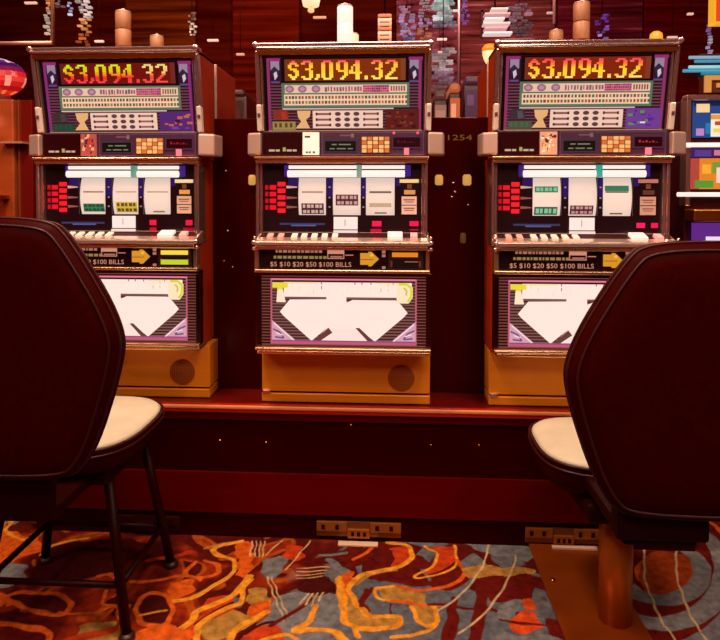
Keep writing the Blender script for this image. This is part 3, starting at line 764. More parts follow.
for i, j in ((0, 1), (2, 3), (0, 2), (1, 3)):
    m = MB(); m.tube([onleg(i, zs), onleg(j, zs)], .0085, 8); m.build('stretcher', iron, stool)
be = U(122, 347, 1.30)
backZ1 = U(15, 217, 1.30).z
W = .285; bx = be.x - W - cx
b = backrest(stool, .53, backZ1, W, 1.27 - cy, -.02, .52)
m = MB(); m.box(bx * .5 - .11, bx * .5 + .11, 1.34 - cy, 1.375 - cy, .49, .66); m.box(bx * .5 - .10, bx * .5 + .10, 1.37 - cy, -.12, .40, .432); m.box(bx * .5 - .10, bx * .5 + .10, 1.355 - cy, 1.385 - cy, .402, .50); br = m.build('back_bracket', iron, stool, bevel=.008)
b.location.x = bx
# right stool: copper post on a sled plate
py_ = UZ(617, 626, .012)
cx, cy = py_.x + .005, py_.y + .03
st2 = thing('slot_stool', 'dark vinyl stool on a round copper post bolted to a copper floor plate', 'stool', (cx, cy, 0), 0, 'stools facing the slot machines')
SZ = .478
s_ = seat(st2, .205, .185, SZ, 3.0, .095); s_.location.y = .065
m = MB(); m.box(-.12, .12, -.14, .12, SZ - .14, SZ - .09); m.build('swivel_mount', iron, st2, bevel=.012)
m = MB(); m.tube([(0, 0, .012), (0, 0, SZ - .13)], .043, 32); m.build('post', copper, st2)
pl = UZ(565, 640, .006); pr = UZ(652, 640, .006)
w0, w1 = pl.x - cx, pr.x - cx
m = MB(); m.box(w0, w1, -.30, KY - .004 - cy, .0005, .012)
m.build('floor_plate', mat('plate_copper', (150, 64, 10), .3, .3, noise=((3, 6, 3), (126, 48, 6), 2)), st2, bevel=.003)
m = MB()
for x in (w0 + .03, w1 - .03):
    for y in (-.1, .16): m.lathe((x, y, .012), [(.008, 0), (.008, .003), (.004, .005)], 10)
m.build('plate_bolt', brass, st2)
l0, l1 = UZ(552, 547, .016), UZ(596, 547, .016)
m = MB(); m.box(l0.x - cx, l1.x - cx, l0.y - cy - .008, l0.y - cy + .006, .012, .020); m.build('plate_catch', mat('polished_bar'), st2, bevel=.0015)
be = U(565, 378, 1.27); W = .285; bx = be.x + W - cx
backZ1 = U(700, 241, 1.27).z
b = backrest(st2, .50, backZ1, W, 1.24 - cy, -.02, .51); b.location.x = bx
q0, q1 = U(610, 500, 1.30), U(712, 500, 1.30); zq = U(660, 541, 1.30).z
m = MB(); m.box(q0.x - cx + .01, q1.x - cx - .005, 1.29 - cy, 1.33 - cy, zq, .66); m.box(q0.x - cx + .03, q1.x - cx - .02, 1.31 - cy, -.06, zq - .02, zq + .012)
m.build('back_bracket', iron, st2, bevel=.010)

# ------------------------------------------------------------------ carpet
INK = []
def S(c, w, *p): INK.append(('s', c, w, p))
def Fp(c, *p): INK.append(('f', c, 0, p))
GO = (226, 142, 34); OR = (208, 84, 18); RD = (96, 14, 6); GR = (112, 108, 110); OL = (168, 118, 52); CR = (196, 160, 116); RO = (186, 56, 18); DKR = (70, 8, 6); GR2 = (92, 92, 98)
# ground of the grey half
Fp(GR, (275, 598), (300, 592), (345, 600), (345, 650), (250, 650), (262, 620)); Fp(GR2, (360, 580), (440, 585), (480, 592), (515, 600), (520, 650), (345, 650), (345, 600))
Fp(GR, (462, 543), (530, 543), (530, 560), (500, 556)); Fp(GR, (262, 562), (275, 556), (286, 558), (278, 576), (262, 578)); Fp(GR2, (225, 601), (242, 598), (240, 608), (222, 610)); Fp(OL, (250, 588), (265, 592), (268, 608), (252, 606))
Fp(OR, (236, 546), (250, 543), (250, 574), (236, 580), (240, 562)); Fp(OL, (196, 622), (228, 612), (262, 616), (235, 634), (215, 640), (196, 634)); Fp(RO, (238, 640), (262, 625), (282, 632), (280, 655), (235, 655)); Fp(RO, (180, 640), (196, 618), (215, 610), (200, 625)); Fp(RO, (170, 582), (192, 584), (185, 596), (170, 600))
Fp(RD, (430, 570), (462, 566), (470, 578), (452, 590), (432, 588)); Fp(RD, (386, 556), (420, 556), (436, 566), (412, 572), (392, 574), (376, 570)); Fp(DKR, (300, 578), (330, 580), (334, 592), (312, 594), (298, 592)); Fp(RO, (286, 546), (300, 545), (306, 556), (292, 562), (282, 558))
Fp(RO, (206, 600), (222, 596), (236, 606), (214, 618), (200, 616)); Fp(OR, (250, 606), (264, 602), (270, 612), (256, 618)); Fp(RD, (222, 584), (240, 574), (246, 580), (230, 592)); S(DKR, .012, (196, 624), (214, 612), (232, 603)); S(DKR, .010, (245, 634), (262, 624), (276, 622))
Fp(OR, (170, 586), (188, 580), (192, 592), (172, 598)); S(OL, .012, (186, 600), (206, 590), (224, 580)); S(OL, .010, (206, 548), (222, 544), (240, 541))
Fp(RD, (345, 550), (362, 546), (372, 556), (360, 566), (346, 566)); S(OR, .012, (352, 560), (366, 553), (374, 546)); S(OL, .012, (356, 584), (372, 574), (396, 570))
for P in ((345, 582, 350, 600), ): S(OL, .016, (347, 584), (349, 598), (356, 612))
S(RD, .014, (366, 590), (362, 602), (368, 612)); S(DKR, .006, (391, 604), (392, 616)); S(DKR, .008, (480, 606), (505, 612), (532, 613)); S(RD, .02, (455, 598), (452, 612), (444, 640))
S(GO, .016, (242, 541), (217, 547), (215, 554), (233, 560), (235, 568), (228, 577), (213, 586), (195, 597), (170, 601), (150, 602))
S(GO, .020, (250, 576), (240, 588), (230, 597), (212, 605), (196, 612), (190, 622), (175, 632), (155, 636))
S(GO, .018, (250, 580), (243, 590), (242, 602), (227, 608), (205, 620), (196, 630), (197, 645)); S(GO, .018, (266, 612), (252, 620), (237, 628), (226, 645)); S(OR, .014, (206, 560), (218, 566), (216, 574), (195, 578), (185, 572), (196, 562))
S(CR, .005, (310, 541), (298, 556), (285, 570)); S(CR, .005, (281, 541), (266, 555)); S(CR, .006, (267, 577), (276, 600), (285, 620)); S(CR, .005, (272, 577), (281, 598), (289, 617)); S(RD, .014, (270, 626), (300, 608), (312, 598))
for i in range(4): S(CR, .006, (308 + i * 5, 594 - i * 0.4), (299 + i * 6, 604 + i * 1.2))
for i in range(4): S(CR, .005, (296, 568.5 + i * 3.4), (330 - i * 3, 567 + i * 3.2))
for i in range(4): S(CR, .005, (252 + i * 4.5, 541), (249 + i * 4.5, 557))
S(GR, .03, (330, 560), (345, 572)); S(GR, .012, (318, 556), (346, 553)); Fp(GR, (318, 603), (331, 598), (336, 622), (312, 622))
S(GO, .018, (338, 579), (341, 605), (350, 622), (358, 636)); S(GO, .018, (316, 606), (308, 622), (296, 630), (330, 630), (347, 642)); S(GO, .012, (262, 640), (290, 634), (300, 645))
Fp(OR, (341, 576), (353, 574), (352, 594), (346, 594)); Fp(RO, (390, 548), (404, 548), (411, 556), (402, 565), (390, 566), (397, 556)); Fp(RO, (430, 548), (455, 546), (455, 560), (445, 568), (424, 575), (436, 562), (437, 555))
Fp(OL, (376, 588), (395, 589), (422, 592), (430, 603), (437, 612), (436, 622), (425, 626), (416, 618), (410, 606), (392, 600))
Fp(OL, (346, 606), (358, 608), (372, 617), (396, 618), (399, 622), (388, 626), (356, 625), (346, 618))
S(GO, .017, (340, 577), (345, 603), (342, 618), (354, 627), (388, 628), (401, 623), (397, 616.5), (373, 616.5), (361, 608), (353, 596), (350, 586), (364, 574), (396, 567.5), (411, 558), (407, 546), (388, 542))
S(GO, .009, (425, 546), (437, 555), (432, 567), (416, 575), (422, 578), (450, 570), (457, 560), (455, 545)); S(OR, .014, (457, 560), (463, 568), (462, 578), (447, 586), (422, 590), (392, 586.5)); S(GO, .012, (392, 586.5), (377, 588), (374, 593), (379, 598), (392, 601)); S(OR, .012, (392, 601), (425, 605), (440, 606))
S(GO, .013, (411, 607), (417, 620), (426, 627), (437, 622), (437, 612), (432, 605)); S(GO, .011, (437, 624), (425, 632), (390, 638)); S(RD, .02, (384, 578), (410, 584), (440, 583)); S(RD, .012, (372, 588), (364, 600), (362, 606)); S(RD, .03, (451, 610), (453, 622), (447, 645)); S(RD, .035, (482, 590), (480, 612), (474, 645)); S(RD, .012, (430, 604), (470, 608), (520, 614)); Fp(RD, (488, 575), (530, 572), (530, 602), (505, 602), (488, 596))
Fp(OL, (468, 566), (530, 568), (530, 574), (470, 577))
S(CR, .006, (489, 545), (485, 560), (477, 575), (465, 590), (452, 602), (437, 611)); S(CR, .006, (516, 555), (513, 567), (505, 585), (490, 607), (475, 622), (458, 634))
Fp((206, 70, 24), (510, 622), (526, 610), (538, 618), (542, 628), (522, 634)); Fp((196, 70, 24), (520, 602), (530, 598), (540, 606), (528, 610)); Fp(GR, (500, 606), (520, 600), (514, 616), (500, 622)); S(RD, .01, (500, 620), (530, 624), (560, 626)); Fp(GR, (500, 632), (520, 636), (560, 636), (560, 650), (500, 650))
# right of the post: rings
def ringp(rx, ry, a0, a1, c, w):
    S(c, w, *[(662 + rx * math.cos(R(a)), 572 - ry * math.sin(R(a))) for a in range(a0, a1 + 1, 8)])
Fp(RD, (615, 545), (740, 480), (760, 660), (600, 660))
ringp(24, 14, -180, 180, OR, .02); Fp((150, 54, 14), (645, 556), (690, 556), (688, 592), (645, 592)); ringp(40, 28, -150, 70, GR, .05); ringp(62, 52, -140, 60, (120, 114, 114), .055); ringp(86, 80, -130, 66, GR, .06); ringp(110, 112, -120, 70, GR2, .06)
ringp(74, 66, -30, 60, OR, .02)
S(CR, .006, (645, 548), (644, 565), (646, 582), (652, 600), (662, 620), (680, 645)); S(CR, .006, (679, 538), (676, 560), (678, 580), (684, 600), (695, 622), (712, 650))
# warm left half
Fp(DKR, (40, 556), (70, 542), (130, 540), (160, 548), (150, 566), (120, 574), (60, 582), (30, 580)); Fp(DKR, (110, 600), (126, 596), (132, 612), (118, 618)); Fp(DKR, (-10, 612), (30, 614), (44, 622), (20, 622), (-10, 618))  # first dark fill paints the stool seat's shadow into the carpet
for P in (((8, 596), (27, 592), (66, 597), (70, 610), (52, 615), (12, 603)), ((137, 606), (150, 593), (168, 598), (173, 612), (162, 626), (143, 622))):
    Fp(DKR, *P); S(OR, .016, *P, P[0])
S(GO, .008, (140, 615), (165, 611)); S(OR, .016, (-20, 592), (5, 596), (8, 605)); S(OR, .02, (-20, 622), (20, 626), (46, 632), (48, 648)); S(OR, .012, (108, 590), (104, 602), (117, 608), (118, 620)); S(OR, .014, (130, 582), (160, 580), (182, 575), (200, 580)); S(OR, .012, (60, 612), (90, 614), (112, 606)); Fp(OR, (140, 630), (185, 626), (185, 655), (130, 655)); Fp(OL, (75, 628), (110, 622), (116, 640), (90, 650)); S(RO, .03, (70, 640), (112, 630)); Fp(OR, (-10, 592), (6, 594), (2, 606), (-10, 606))
S(GO, .014, (40, 555), (52, 546), (70, 541), (88, 538)); S(OR, .02, (0, 566), (20, 556), (42, 550)); Fp(GR, (0, 568), (22, 562), (20, 582), (0, 586)); Fp(OR, (4, 532), (30, 536), (40, 548), (10, 560), (-10, 565), (-8, 540)); Fp(GR, (5, 515), (14, 505), (22, 515), (10, 526)); S(GO, .012, (0, 505), (12, 518), (6, 532), (24, 540)); S(OR, .016, (-12, 500), (4, 520), (-6, 545)); S(OR, .014, (96, 577), (110, 574), (118, 578)); S(RO, .02, (150, 560), (175, 556), (190, 552)); S(OR, .012, (120, 640), (122, 620), (128, 606))

gx = np.arange(-1.75, 1.3, .0028); gy = np.arange(1.40, 2.56, .0034)
GX, GY = np.meshgrid(gx, gy); px, py = GX.ravel(), GY.ravel()
rgb = np.zeros((px.size, 3), np.float32); al = np.zeros(px.size, np.float32)
wob = .004 * np.sin(px * 61 + py * 23) + .003 * np.sin(py * 97 - px * 41)
def spline(p, closed):
    p = [np.array(q, float) for q in p]; out = []
    n = len(p)
    for i in range(n - 1):
        a = p[i - 1] if i > 0 else (p[n - 2] if closed else p[i]); d_ = p[i + 2] if i + 2 < n else (p[1] if closed else p[i + 1])
        for k in range(5):
            t_ = k / 5
            out.append(tuple(.5 * (2 * p[i] + (p[i + 1] - a) * t_ + (2 * a - 5 * p[i] + 4 * p[i + 1] - d_) * t_ ** 2 + (3 * p[i] - a - 3 * p[i + 1] + d_) * t_ ** 3)))
    out.append(tuple(p[-1])); return out
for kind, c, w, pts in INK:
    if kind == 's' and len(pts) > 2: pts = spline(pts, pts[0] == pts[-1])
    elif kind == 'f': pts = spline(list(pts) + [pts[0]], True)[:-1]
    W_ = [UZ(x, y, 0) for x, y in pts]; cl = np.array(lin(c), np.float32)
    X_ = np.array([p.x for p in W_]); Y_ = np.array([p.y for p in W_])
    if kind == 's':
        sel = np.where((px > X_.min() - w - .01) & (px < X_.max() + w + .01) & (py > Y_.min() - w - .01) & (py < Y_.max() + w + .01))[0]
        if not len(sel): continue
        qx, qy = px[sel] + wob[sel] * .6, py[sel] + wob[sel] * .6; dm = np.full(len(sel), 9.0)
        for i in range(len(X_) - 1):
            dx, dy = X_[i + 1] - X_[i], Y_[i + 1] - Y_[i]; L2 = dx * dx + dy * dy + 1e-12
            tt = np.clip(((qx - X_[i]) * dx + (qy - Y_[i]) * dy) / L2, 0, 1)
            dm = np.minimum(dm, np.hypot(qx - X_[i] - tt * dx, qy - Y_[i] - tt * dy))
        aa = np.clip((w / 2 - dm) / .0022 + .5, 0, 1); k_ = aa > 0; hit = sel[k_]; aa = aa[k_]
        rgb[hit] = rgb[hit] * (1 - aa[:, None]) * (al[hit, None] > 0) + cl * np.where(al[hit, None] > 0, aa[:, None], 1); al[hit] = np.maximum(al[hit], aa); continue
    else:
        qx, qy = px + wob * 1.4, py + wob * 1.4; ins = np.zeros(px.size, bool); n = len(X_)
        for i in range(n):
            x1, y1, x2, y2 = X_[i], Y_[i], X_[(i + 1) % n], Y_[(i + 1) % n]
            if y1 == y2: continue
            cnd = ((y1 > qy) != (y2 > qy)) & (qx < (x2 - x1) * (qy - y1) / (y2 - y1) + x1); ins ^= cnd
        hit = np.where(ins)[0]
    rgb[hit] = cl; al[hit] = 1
nx, ny = len(gx), len(gy)
verts = np.stack([px, py, np.zeros_like(px)], 1)
ii = np.arange(nx * ny).reshape(ny, nx)
quads = np.stack([ii[:-1, :-1], ii[:-1, 1:], ii[1:, 1:], ii[1:, :-1]], -1).reshape(-1, 4)
x0, x1, y0, y1 = gx[0], gx[-1], gy[0], gy[-1]
FX0, FX1, FY0, FY1 = -6.0, 6.0, -3.0, 7.2
ex = [(FX0, FY0), (FX1, FY0), (FX1, FY1), (FX0, FY1)]
n0 = nx * ny
verts = np.concatenate([verts, np.array([(a, b, 0) for a, b in ex])])
c00, c10, c11, c01 = 0, nx - 1, nx * ny - 1, nx * (ny - 1)
extra = [(n0, n0 + 1, c10, c00), (n0 + 1, n0 + 2, c11, c10), (n0 + 2, n0 + 3, c01, c11), (n0 + 3, n0, c00, c01)]
me = bpy.data.meshes.new('floor')
me.from_pydata(verts.tolist(), [], quads.tolist() + extra); me.update()
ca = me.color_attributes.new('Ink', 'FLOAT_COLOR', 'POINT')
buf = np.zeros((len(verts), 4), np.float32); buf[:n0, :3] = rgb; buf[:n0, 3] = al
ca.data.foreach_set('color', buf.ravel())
fm = bpy.data.materials.new('carpet'); fm.use_nodes = True; nt = fm.node_tree; bs = nt.nodes['Principled BSDF']
bs.inputs['Roughness'].default_value = .9; bs.inputs['Specular IOR Level'].default_value = .1
N = nt.nodes.new; L = nt.links.new
tc = N('ShaderNodeTexCoord')
n1 = N('ShaderNodeTexNoise'); n1.inputs['Scale'].default_value = 3.0; n1.inputs['Detail'].default_value = 1.5; n1.inputs['Distortion'].default_value = 1.6
L(tc.outputs['Object'], n1.inputs['Vector'])
mt = N('ShaderNodeMath'); mt.operation = 'MULTIPLY'; mt.inputs[1].default_value = 4.0; L(n1.outputs['Fac'], mt.inputs[0])
fr2 = N('ShaderNodeMath'); fr2.operation = 'FRACT'; L(mt.outputs[0], fr2.inputs[0])
def ramp(stops):
    r = N('ShaderNodeValToRGB'); r.color_ramp.interpolation = 'LINEAR'; e = r.color_ramp.elements
    while len(e) < len(stops): e.new(.5)
    for k, (p, c) in enumerate(stops): e[k].position = p; e[k].color = (*lin(c), 1)
    return r
warm = ramp([(0, (96, 18, 6)), (.18, (84, 10, 5)), (.46, (80, 8, 4)), (.5, (150, 62, 12)), (.62, (176, 72, 14)), (.66, (150, 42, 8)), (.9, (128, 30, 6)), (1, (96, 18, 6))])
cool = ramp([(0, (92, 12, 6)), (.4, (84, 10, 6)), (.44, (106, 102, 104)), (.8, (90, 90, 96)), (.86, (96, 14, 8)), (1, (92, 12, 6))])
L(fr2.outputs[0], warm.inputs['Fac']); L(fr2.outputs[0], cool.inputs['Fac'])
sx = N('ShaderNodeSeparateXYZ'); L(tc.outputs['Object'], sx.inputs[0])
n3 = N('ShaderNodeTexNoise'); n3.inputs['Scale'].default_value = 2.2; L(tc.outputs['Object'], n3.inputs['Vector'])
ad = N('ShaderNodeMath'); ad.operation = 'ADD'; L(sx.outputs['X'], ad.inputs[0]); L(n3.outputs['Fac'], ad.inputs[1])
gt = N('ShaderNodeMapRange'); gt.inputs['From Min'].default_value = .28; gt.inputs['From Max'].default_value = .34; L(ad.outputs[0], gt.inputs['Value'])
mx = N('ShaderNodeMix'); mx.data_type = 'RGBA'; L(gt.outputs[0], mx.inputs['Factor']); L(warm.outputs['Color'], mx.inputs['A']); L(cool.outputs['Color'], mx.inputs['B'])
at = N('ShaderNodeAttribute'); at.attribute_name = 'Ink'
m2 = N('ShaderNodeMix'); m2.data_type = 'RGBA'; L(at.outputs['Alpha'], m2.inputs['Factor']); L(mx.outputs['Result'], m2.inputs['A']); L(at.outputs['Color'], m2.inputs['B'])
n4 = N('ShaderNodeTexNoise'); n4.inputs['Scale'].default_value = 42; n4.inputs['Detail'].default_value = 3; L(tc.outputs['Object'], n4.inputs['Vector'])
mr = N('ShaderNodeMapRange'); mr.inputs['From Min'].default_value = .3; mr.inputs['From Max'].default_value = .7; mr.inputs['To Min'].default_value = .6; mr.inputs['To Max'].default_value = 1.25; L(n4.outputs['Fac'], mr.inputs['Value'])
vm = N('ShaderNodeVectorMath'); vm.operation = 'SCALE'; L(m2.outputs['Result'], vm.inputs[0]); L(mr.outputs[0], vm.inputs['Scale'])
L(vm.outputs[0], bs.inputs['Base Color'])
me.materials.append(fm)
fo = bpy.data.objects.new('floor', me); COL.objects.link(fo); struct(fo)

# ------------------------------------------------------------------ room
WY = 7.0; CZ = 3.7
def walls():
    wb = mat('wall_panel', (40, 1, 0), .6, spec=.0, noise=((.7, 1, 9), (66, 12, 3), 5))
    m = MB(); m.box(FX0, FX1, WY, WY + .15, 0, CZ); struct(m.build('wall_back', wb))
    m = MB(); m.box(FX0 - .15, FX0, FY0, WY + .15, 0, CZ); struct(m.build('wall_left', wb))
    m = MB(); m.box(FX1, FX1 + .15, FY0, WY + .15, 0, CZ); struct(m.build('wall_right', wb))
    m = MB(); m.box(FX0 - .15, FX1 + .15, FY0, WY + .15, CZ, CZ + .15)
    struct(m.build('ceiling', mat('ceiling_red', (70, 16, 12), .4)))
walls()
def wallpanel(n, px0, px1, m_):  # third noise colour of these panels paints in glint streaks
    a, b = U(px0, 100, WY).x, U(px1, 100, WY).x
    m = MB(); m.box(a, b, WY - .05, WY, 0.0, CZ - .01); struct(m.build('trim_%d' % n, m_, None, bevel=.01))
wallpanel(1, 128, 197, mat('panel_walnut', (44, 6, 1), .6, spec=.0, noise=((.5, 1, 13), (92, 32, 6), 6, (120, 50, 16))))
wallpanel(2, 234, 300, mat('panel_oxblood', (44, 2, 0), .6, spec=.0, noise=((.5, 1, 13), (82, 14, 3), 6, (104, 26, 10))))
wallpanel(3, 396, 458, mat('panel_plum', (40, 3, 6), .6, spec=.0, noise=((4, 1, 12), (112, 50, 62), 6, (190, 140, 160))))
wallpanel(4, 460, 553, mat('panel_mauve', (44, 5, 6), .6, spec=.0, noise=((1.2, 1, 20), (110, 46, 46), 6, (180, 120, 124))))
wallpanel(5, 556, 640, mat('panel_wine', (48, 3, 8), .6, spec=.0, noise=((1.0, 1, 20), (92, 20, 30), 6, (150, 70, 86))))
wallpanel(6, 642, 730, mat('panel_crimson', (56, 0, 4), .6, spec=.0, noise=((1.0, 1, 18), (92, 4, 8), 6, (130, 30, 34))))
# ---- background fittings
def rod(px, y0, y1, Y, r, m_, name, label, cat='rod'):
    a, b = U(px, y0, Y), U(px, y1, Y); m = MB(); m.tube([(a.x, Y, CZ - .005), (a.x, Y, b.z)], r, 8); tag(m.build(name, m_), label, cat)
rod(459, 0, 112, 5.4, .012, mat('rod_rose', (200, 130, 130), .3, .6), 'hanging_rod', 'thin rose metal rod hanging in the gap beside the middle machine')
rod(554.5, 0, 24, 5.4, .014, mat('rod_rose'), 'hanging_rod', 'thin rose metal rod hanging left of the tan candle over the pink digit machine')
rod(53.5, 0, 46, 5.4, .012, brass, 'hanging_rod', 'thin brass rod hanging beside the white crystal strand')

def strand(px, y0, y1, w, Y, cols, label, seed, group='crystal strands hanging from the ceiling', dens=1):
    rn = random.Random(seed); P = U(px, (y0 + y1) / 2, Y); zt = U(px, y0, Y).z; zb = U(px, y1, Y).z; k = Y / F
    root = thing('crystal_strand', label, 'chandelier', (P.x, Y, zb), 0, group)
    m = MB(); m.tube([(0, 0, (zt - zb)), (0, 0, CZ - zb - .002)], .0035, 6); m.tube([(0, 0, 0), (0, 0, zt - zb)], .004, 6); m.build('cord', iron, root)
    m = MB(); y = y0; 
    while y < y1:
        h = rn.uniform(2.0, 4.2); f = (y - y0) / max(1, (y1 - y0)); c = cols[min(len(cols) - 1, int(f * len(cols)))]
        for q in range(dens):
            ww = w * rn.uniform(.4, .9) / 2 * k / (1 if dens == 1 else 1.6); ox = rn.uniform(-.3, .3) * w * k * (1 if dens == 1 else 1.6)
            z1_ = zt - (y - y0) * k; z0_ = z1_ - h * k * .8
            cc = (lambda g: tuple(max(0, min(255, int(v * g))) for v in c))(rn.uniform(.55, 1.06))
            m.raw([(ox - ww, 0, (z0_ + z1_) / 2 - zb), (ox, -ww, (z0_ + z1_) / 2 - zb), (ox + ww, 0, (z0_ + z1_) / 2 - zb), (ox, ww, (z0_ + z1_) / 2 - zb), (ox, 0, z1_ - zb), (ox, 0, z0_ - zb)], [(0, 1, 4), (1, 2, 4), (2, 3, 4), (3, 0, 4), (1, 0, 5), (2, 1, 5), (3, 2, 5), (0, 3, 5)], cc)
            m.box(ox - ww * .75, ox + ww * .75, -ww * .6, ww * .6, z0_ - zb + h * k * .12, z1_ - zb - h * k * .12, cc)
        y += h * .92
    m.build('crystals', art, root)
strand(48, 0, 36, 8, 5.2, [(230, 140, 80), (250, 214, 196), (255, 226, 200), (246, 200, 170)], 'white crystal strand hanging beside a thin brass rod', 1)
strand(84, 0, 46, 13, 5.2, [(230, 200, 200), (246, 214, 206), (236, 150, 96), (226, 120, 60), (206, 96, 44)], 'crystal strand turning from white to orange above the yellow-green digit machine', 2, dens=2)
strand(70, 2, 16, 6, 5.6, [(180, 176, 226), (230, 222, 240)], 'short bluish crystal strand between two longer strands', 3)
strand(60, 0, 8, 10, 5.7, [(150, 110, 110), (120, 80, 76)], 'short dim grey crystal strand behind the bluish one', 4, dens=2)
strand(602, 14, 42, 11, 4.6, [(90, 40, 140), (140, 84, 196), (206, 150, 226)], 'purple crystal strand right of the tan candle over the pink digit machine', 5, dens=2)
strand(709, 24, 52, 6, 4.8, [(120, 90, 150), (220, 196, 216), (180, 150, 190)], 'pale lilac crystal strand above the blue neon bars', 6)
strand(465, 0, 22, 9, 4.9, [(150, 70, 170), (120, 50, 140)], 'violet crystal strand just right of the rose rod', 7, dens=2)
strand(407, 6, 44, 14, 5.0, [(150, 104, 130), (170, 130, 180), (190, 156, 206), (120, 90, 140)], 'lavender crystal strand above the right corner of the middle machine', 8, dens=3)
strand(445, 0, 26, 22, 5.1, [(160, 176, 170), (196, 200, 200), (140, 110, 130)], 'wide silver crystal strand left of the rose rod, touching the top of view', 9, dens=5)
strand(443, 48, 92, 20, 4.75, [(150, 120, 120), (190, 160, 160), (130, 90, 110), (110, 60, 60)], 'wide silver crystal strand low in the gap right of the middle machine', 10, dens=5)
strand(519, 4, 36, 20, 5.3, [(120, 70, 84), (150, 96, 110), (110, 60, 72), (90, 44, 56)], 'dim mauve crystal strand left of the tall tan candle over the pink digit machine', 12, dens=4)
strand(425, 0, 40, 12, 5.3, [(110, 64, 80), (150, 110, 150), (206, 100, 60)], 'crystal strand fading from mauve to orange above the right corner of the middle machine', 13, dens=3)
strand(192, 12, 34, 7, 5.2, [(150, 90, 60), (246, 206, 176), (236, 196, 160)], 'short cream crystal strand above the back corner of the yellow-green machine', 11, dens=2)

def glintbox(px0, py0, px1, py1, Y, rgb_, name, label, cat, em=1.0, group=None, dep=.05, hang=False, stem_to=None):
    a, b = U(px0, py0, Y), U(px1, py1, Y)
    root = thing(name, label, cat, ((a.x + b.x) / 2, Y, b.z), 0, group); w, h = (b.x - a.x) / 2, a.z - b.z
    m = MB(); m.box(-w, w, 0, dep, 0, h); m.build('glint_face', mat('glow_%d_%d_%d_%d' % (*rgb_, int(em * 100)), rgb_, .5, emit=em), root, bevel=min(w, h) * .25)
    m = MB()
    if hang: m.tube([(0, dep / 2, h), (0, dep / 2, CZ - b.z - .002)], .0035, 6); m.build('cord', iron, root)
    else: m.box(-w * 1.05, w * 1.05, dep, dep + .02, -h * .1, h * 1.1); m.build('glint_back', iron, root)
    if stem_to is not None:
        m = MB(); m.tube([(0, dep / 2, h), (0, dep / 2, stem_to - b.z)], .004, 6); m.build('stem', iron, root)
    return root
# glowing dashes on cords, added for reflections of ceiling downlights
for k, (a, b, y, c, lb) in enumerate(((94, 103, 41, (226, 190, 170), 'reflected downlight dash low between the orange crystal strand and the tall tan candle'), (207, 218, 40, (236, 190, 170), 'reflected downlight dash just above the side of the yellow-green digit machine'),
        (313, 326, 17, (226, 150, 110), 'reflected downlight dash just below the white pendant lamp'), (437, 447, 39, (240, 190, 170), 'reflected downlight dash right of the middle machine top'), (236, 244, 71 - 17, (206, 150, 120), 'reflected downlight dash left of the middle machine corner, low'),
        (435, 445, 52, (200, 150, 140), 'reflected downlight dash below another at the middle machine corner'), (688, 694, 13.5, (240, 180, 160), 'reflected downlight dash high beside the orange sign'), (668, 678, 37, (236, 190, 160), 'reflected downlight dash behind the amber lamp on the pink digit machine'), (24, 36, 2.5, (240, 180, 120), 'reflected downlight dash high above the red dome'), (547, 556, 12.5, (190, 140, 140), 'faint reflected downlight dash left of the tall tan candle'))):
    glintbox(a, y - 1, b, y + 1, 5.6 + .02 * k, c, 'downlight_glint', lb, 'lamp', .9, 'small downlight reflections behind the machines', .03, True)
# pendant lamp above middle machine
p = U(311, 6, 5.0); k_ = 5.0 / F
root = thing('pendant_lamp', 'white pendant lamp hanging above the left of the lit white candle', 'lamp', (p.x, 5.0, p.z), 0)
m = MB(); m.lathe((0, 0, 0), [(8 * k_, 0), (10.5 * k_, 12 * k_), (6 * k_, 14 * k_)], 18); m.build('lamp_shade', mat('pendant_glow', (255, 222, 176), .5, emit=1.0), root)
m = MB(); m.lathe((0, 0, -6.5 * k_), [(1.8 * k_, 0), (3.2 * k_, 1 * k_), (3.2 * k_, 3 * k_), (1 * k_, 6.6 * k_)], 12); m.build('bulb', mat('bulb_glow', (255, 190, 130), .5, emit=1.0), root)
m = MB(); m.tube([(0, 0, 14 * k_), (0, 0, CZ - p.z - .002)], .008, 6); m.build('cord', iron, root)
# louvred lantern
Yl = 4.8; a, b = U(378, 15, Yl), U(391.5, 45, Yl); w = (b.x - a.x) / 2
root = thing('louvred_lantern', 'striped cream lantern of stacked slats right of the lit white candle', 'lamp', ((a.x + b.x) / 2, Yl, b.z), 0)
hh = (a.z - b.z) / 7
for k in range(7):
    m = MB(); m.box(-w, w, -w, w, k * hh + hh * .12, k * hh + hh * .78); m.build('slat', mat('lantern_%d' % (k % 3), [(206, 110, 60), (236, 160, 116), (246, 196, 160)][k % 3], .5, emit=.9), root, bevel=.004)
m = MB(); m.tube([(0, 0, hh * 7), (0, 0, CZ - b.z - .002)], .008, 6); m.build('cord', iron, root); m = MB(); m.box(-w * .7, w * .7, -w * .7, w * .7, 0, hh * 7); m.build('lantern_core', mat('core_brown', (96, 30, 14), .6), root)
# slatted light upper right
Yl = 5.0; a, b = U(482, 8, Yl), U(510, 36, Yl); w = (b.x - a.x) / 2; hh = (a.z - b.z) / 6
root = thing('slatted_light', 'white slatted light above the amber globe lamp', 'lamp', ((a.x + b.x) / 2, Yl, b.z), 0)
for k in range(6):
    m = MB(); s_ = w * (1, .8, .95, .7, .9, .6)[k]; o_ = w * (.1, -.05, .0, -.15, .05, .2)[k]
    m.box(o_ - s_, o_ + s_, -.05, .05, k * hh + hh * .2, k * hh + hh * .66); m.build('slat', mat('slat_%d' % (k % 3), [(240, 206, 204), (196, 140, 140), (226, 180, 176)][k % 3], .5, emit=.85), root, bevel=.004)
m = MB(); m.box(-w, -w + .02, .05, .07, 0, hh * 6); m.box(w - .02, w, .05, .07, 0, hh * 6); m.box(-w, w, .05, .07, hh * 5.6, hh * 6); m.tube([(0, .06, hh * 6), (0, .06, CZ - b.z - .002)], .008, 6); m.build('hanger', iron, root)
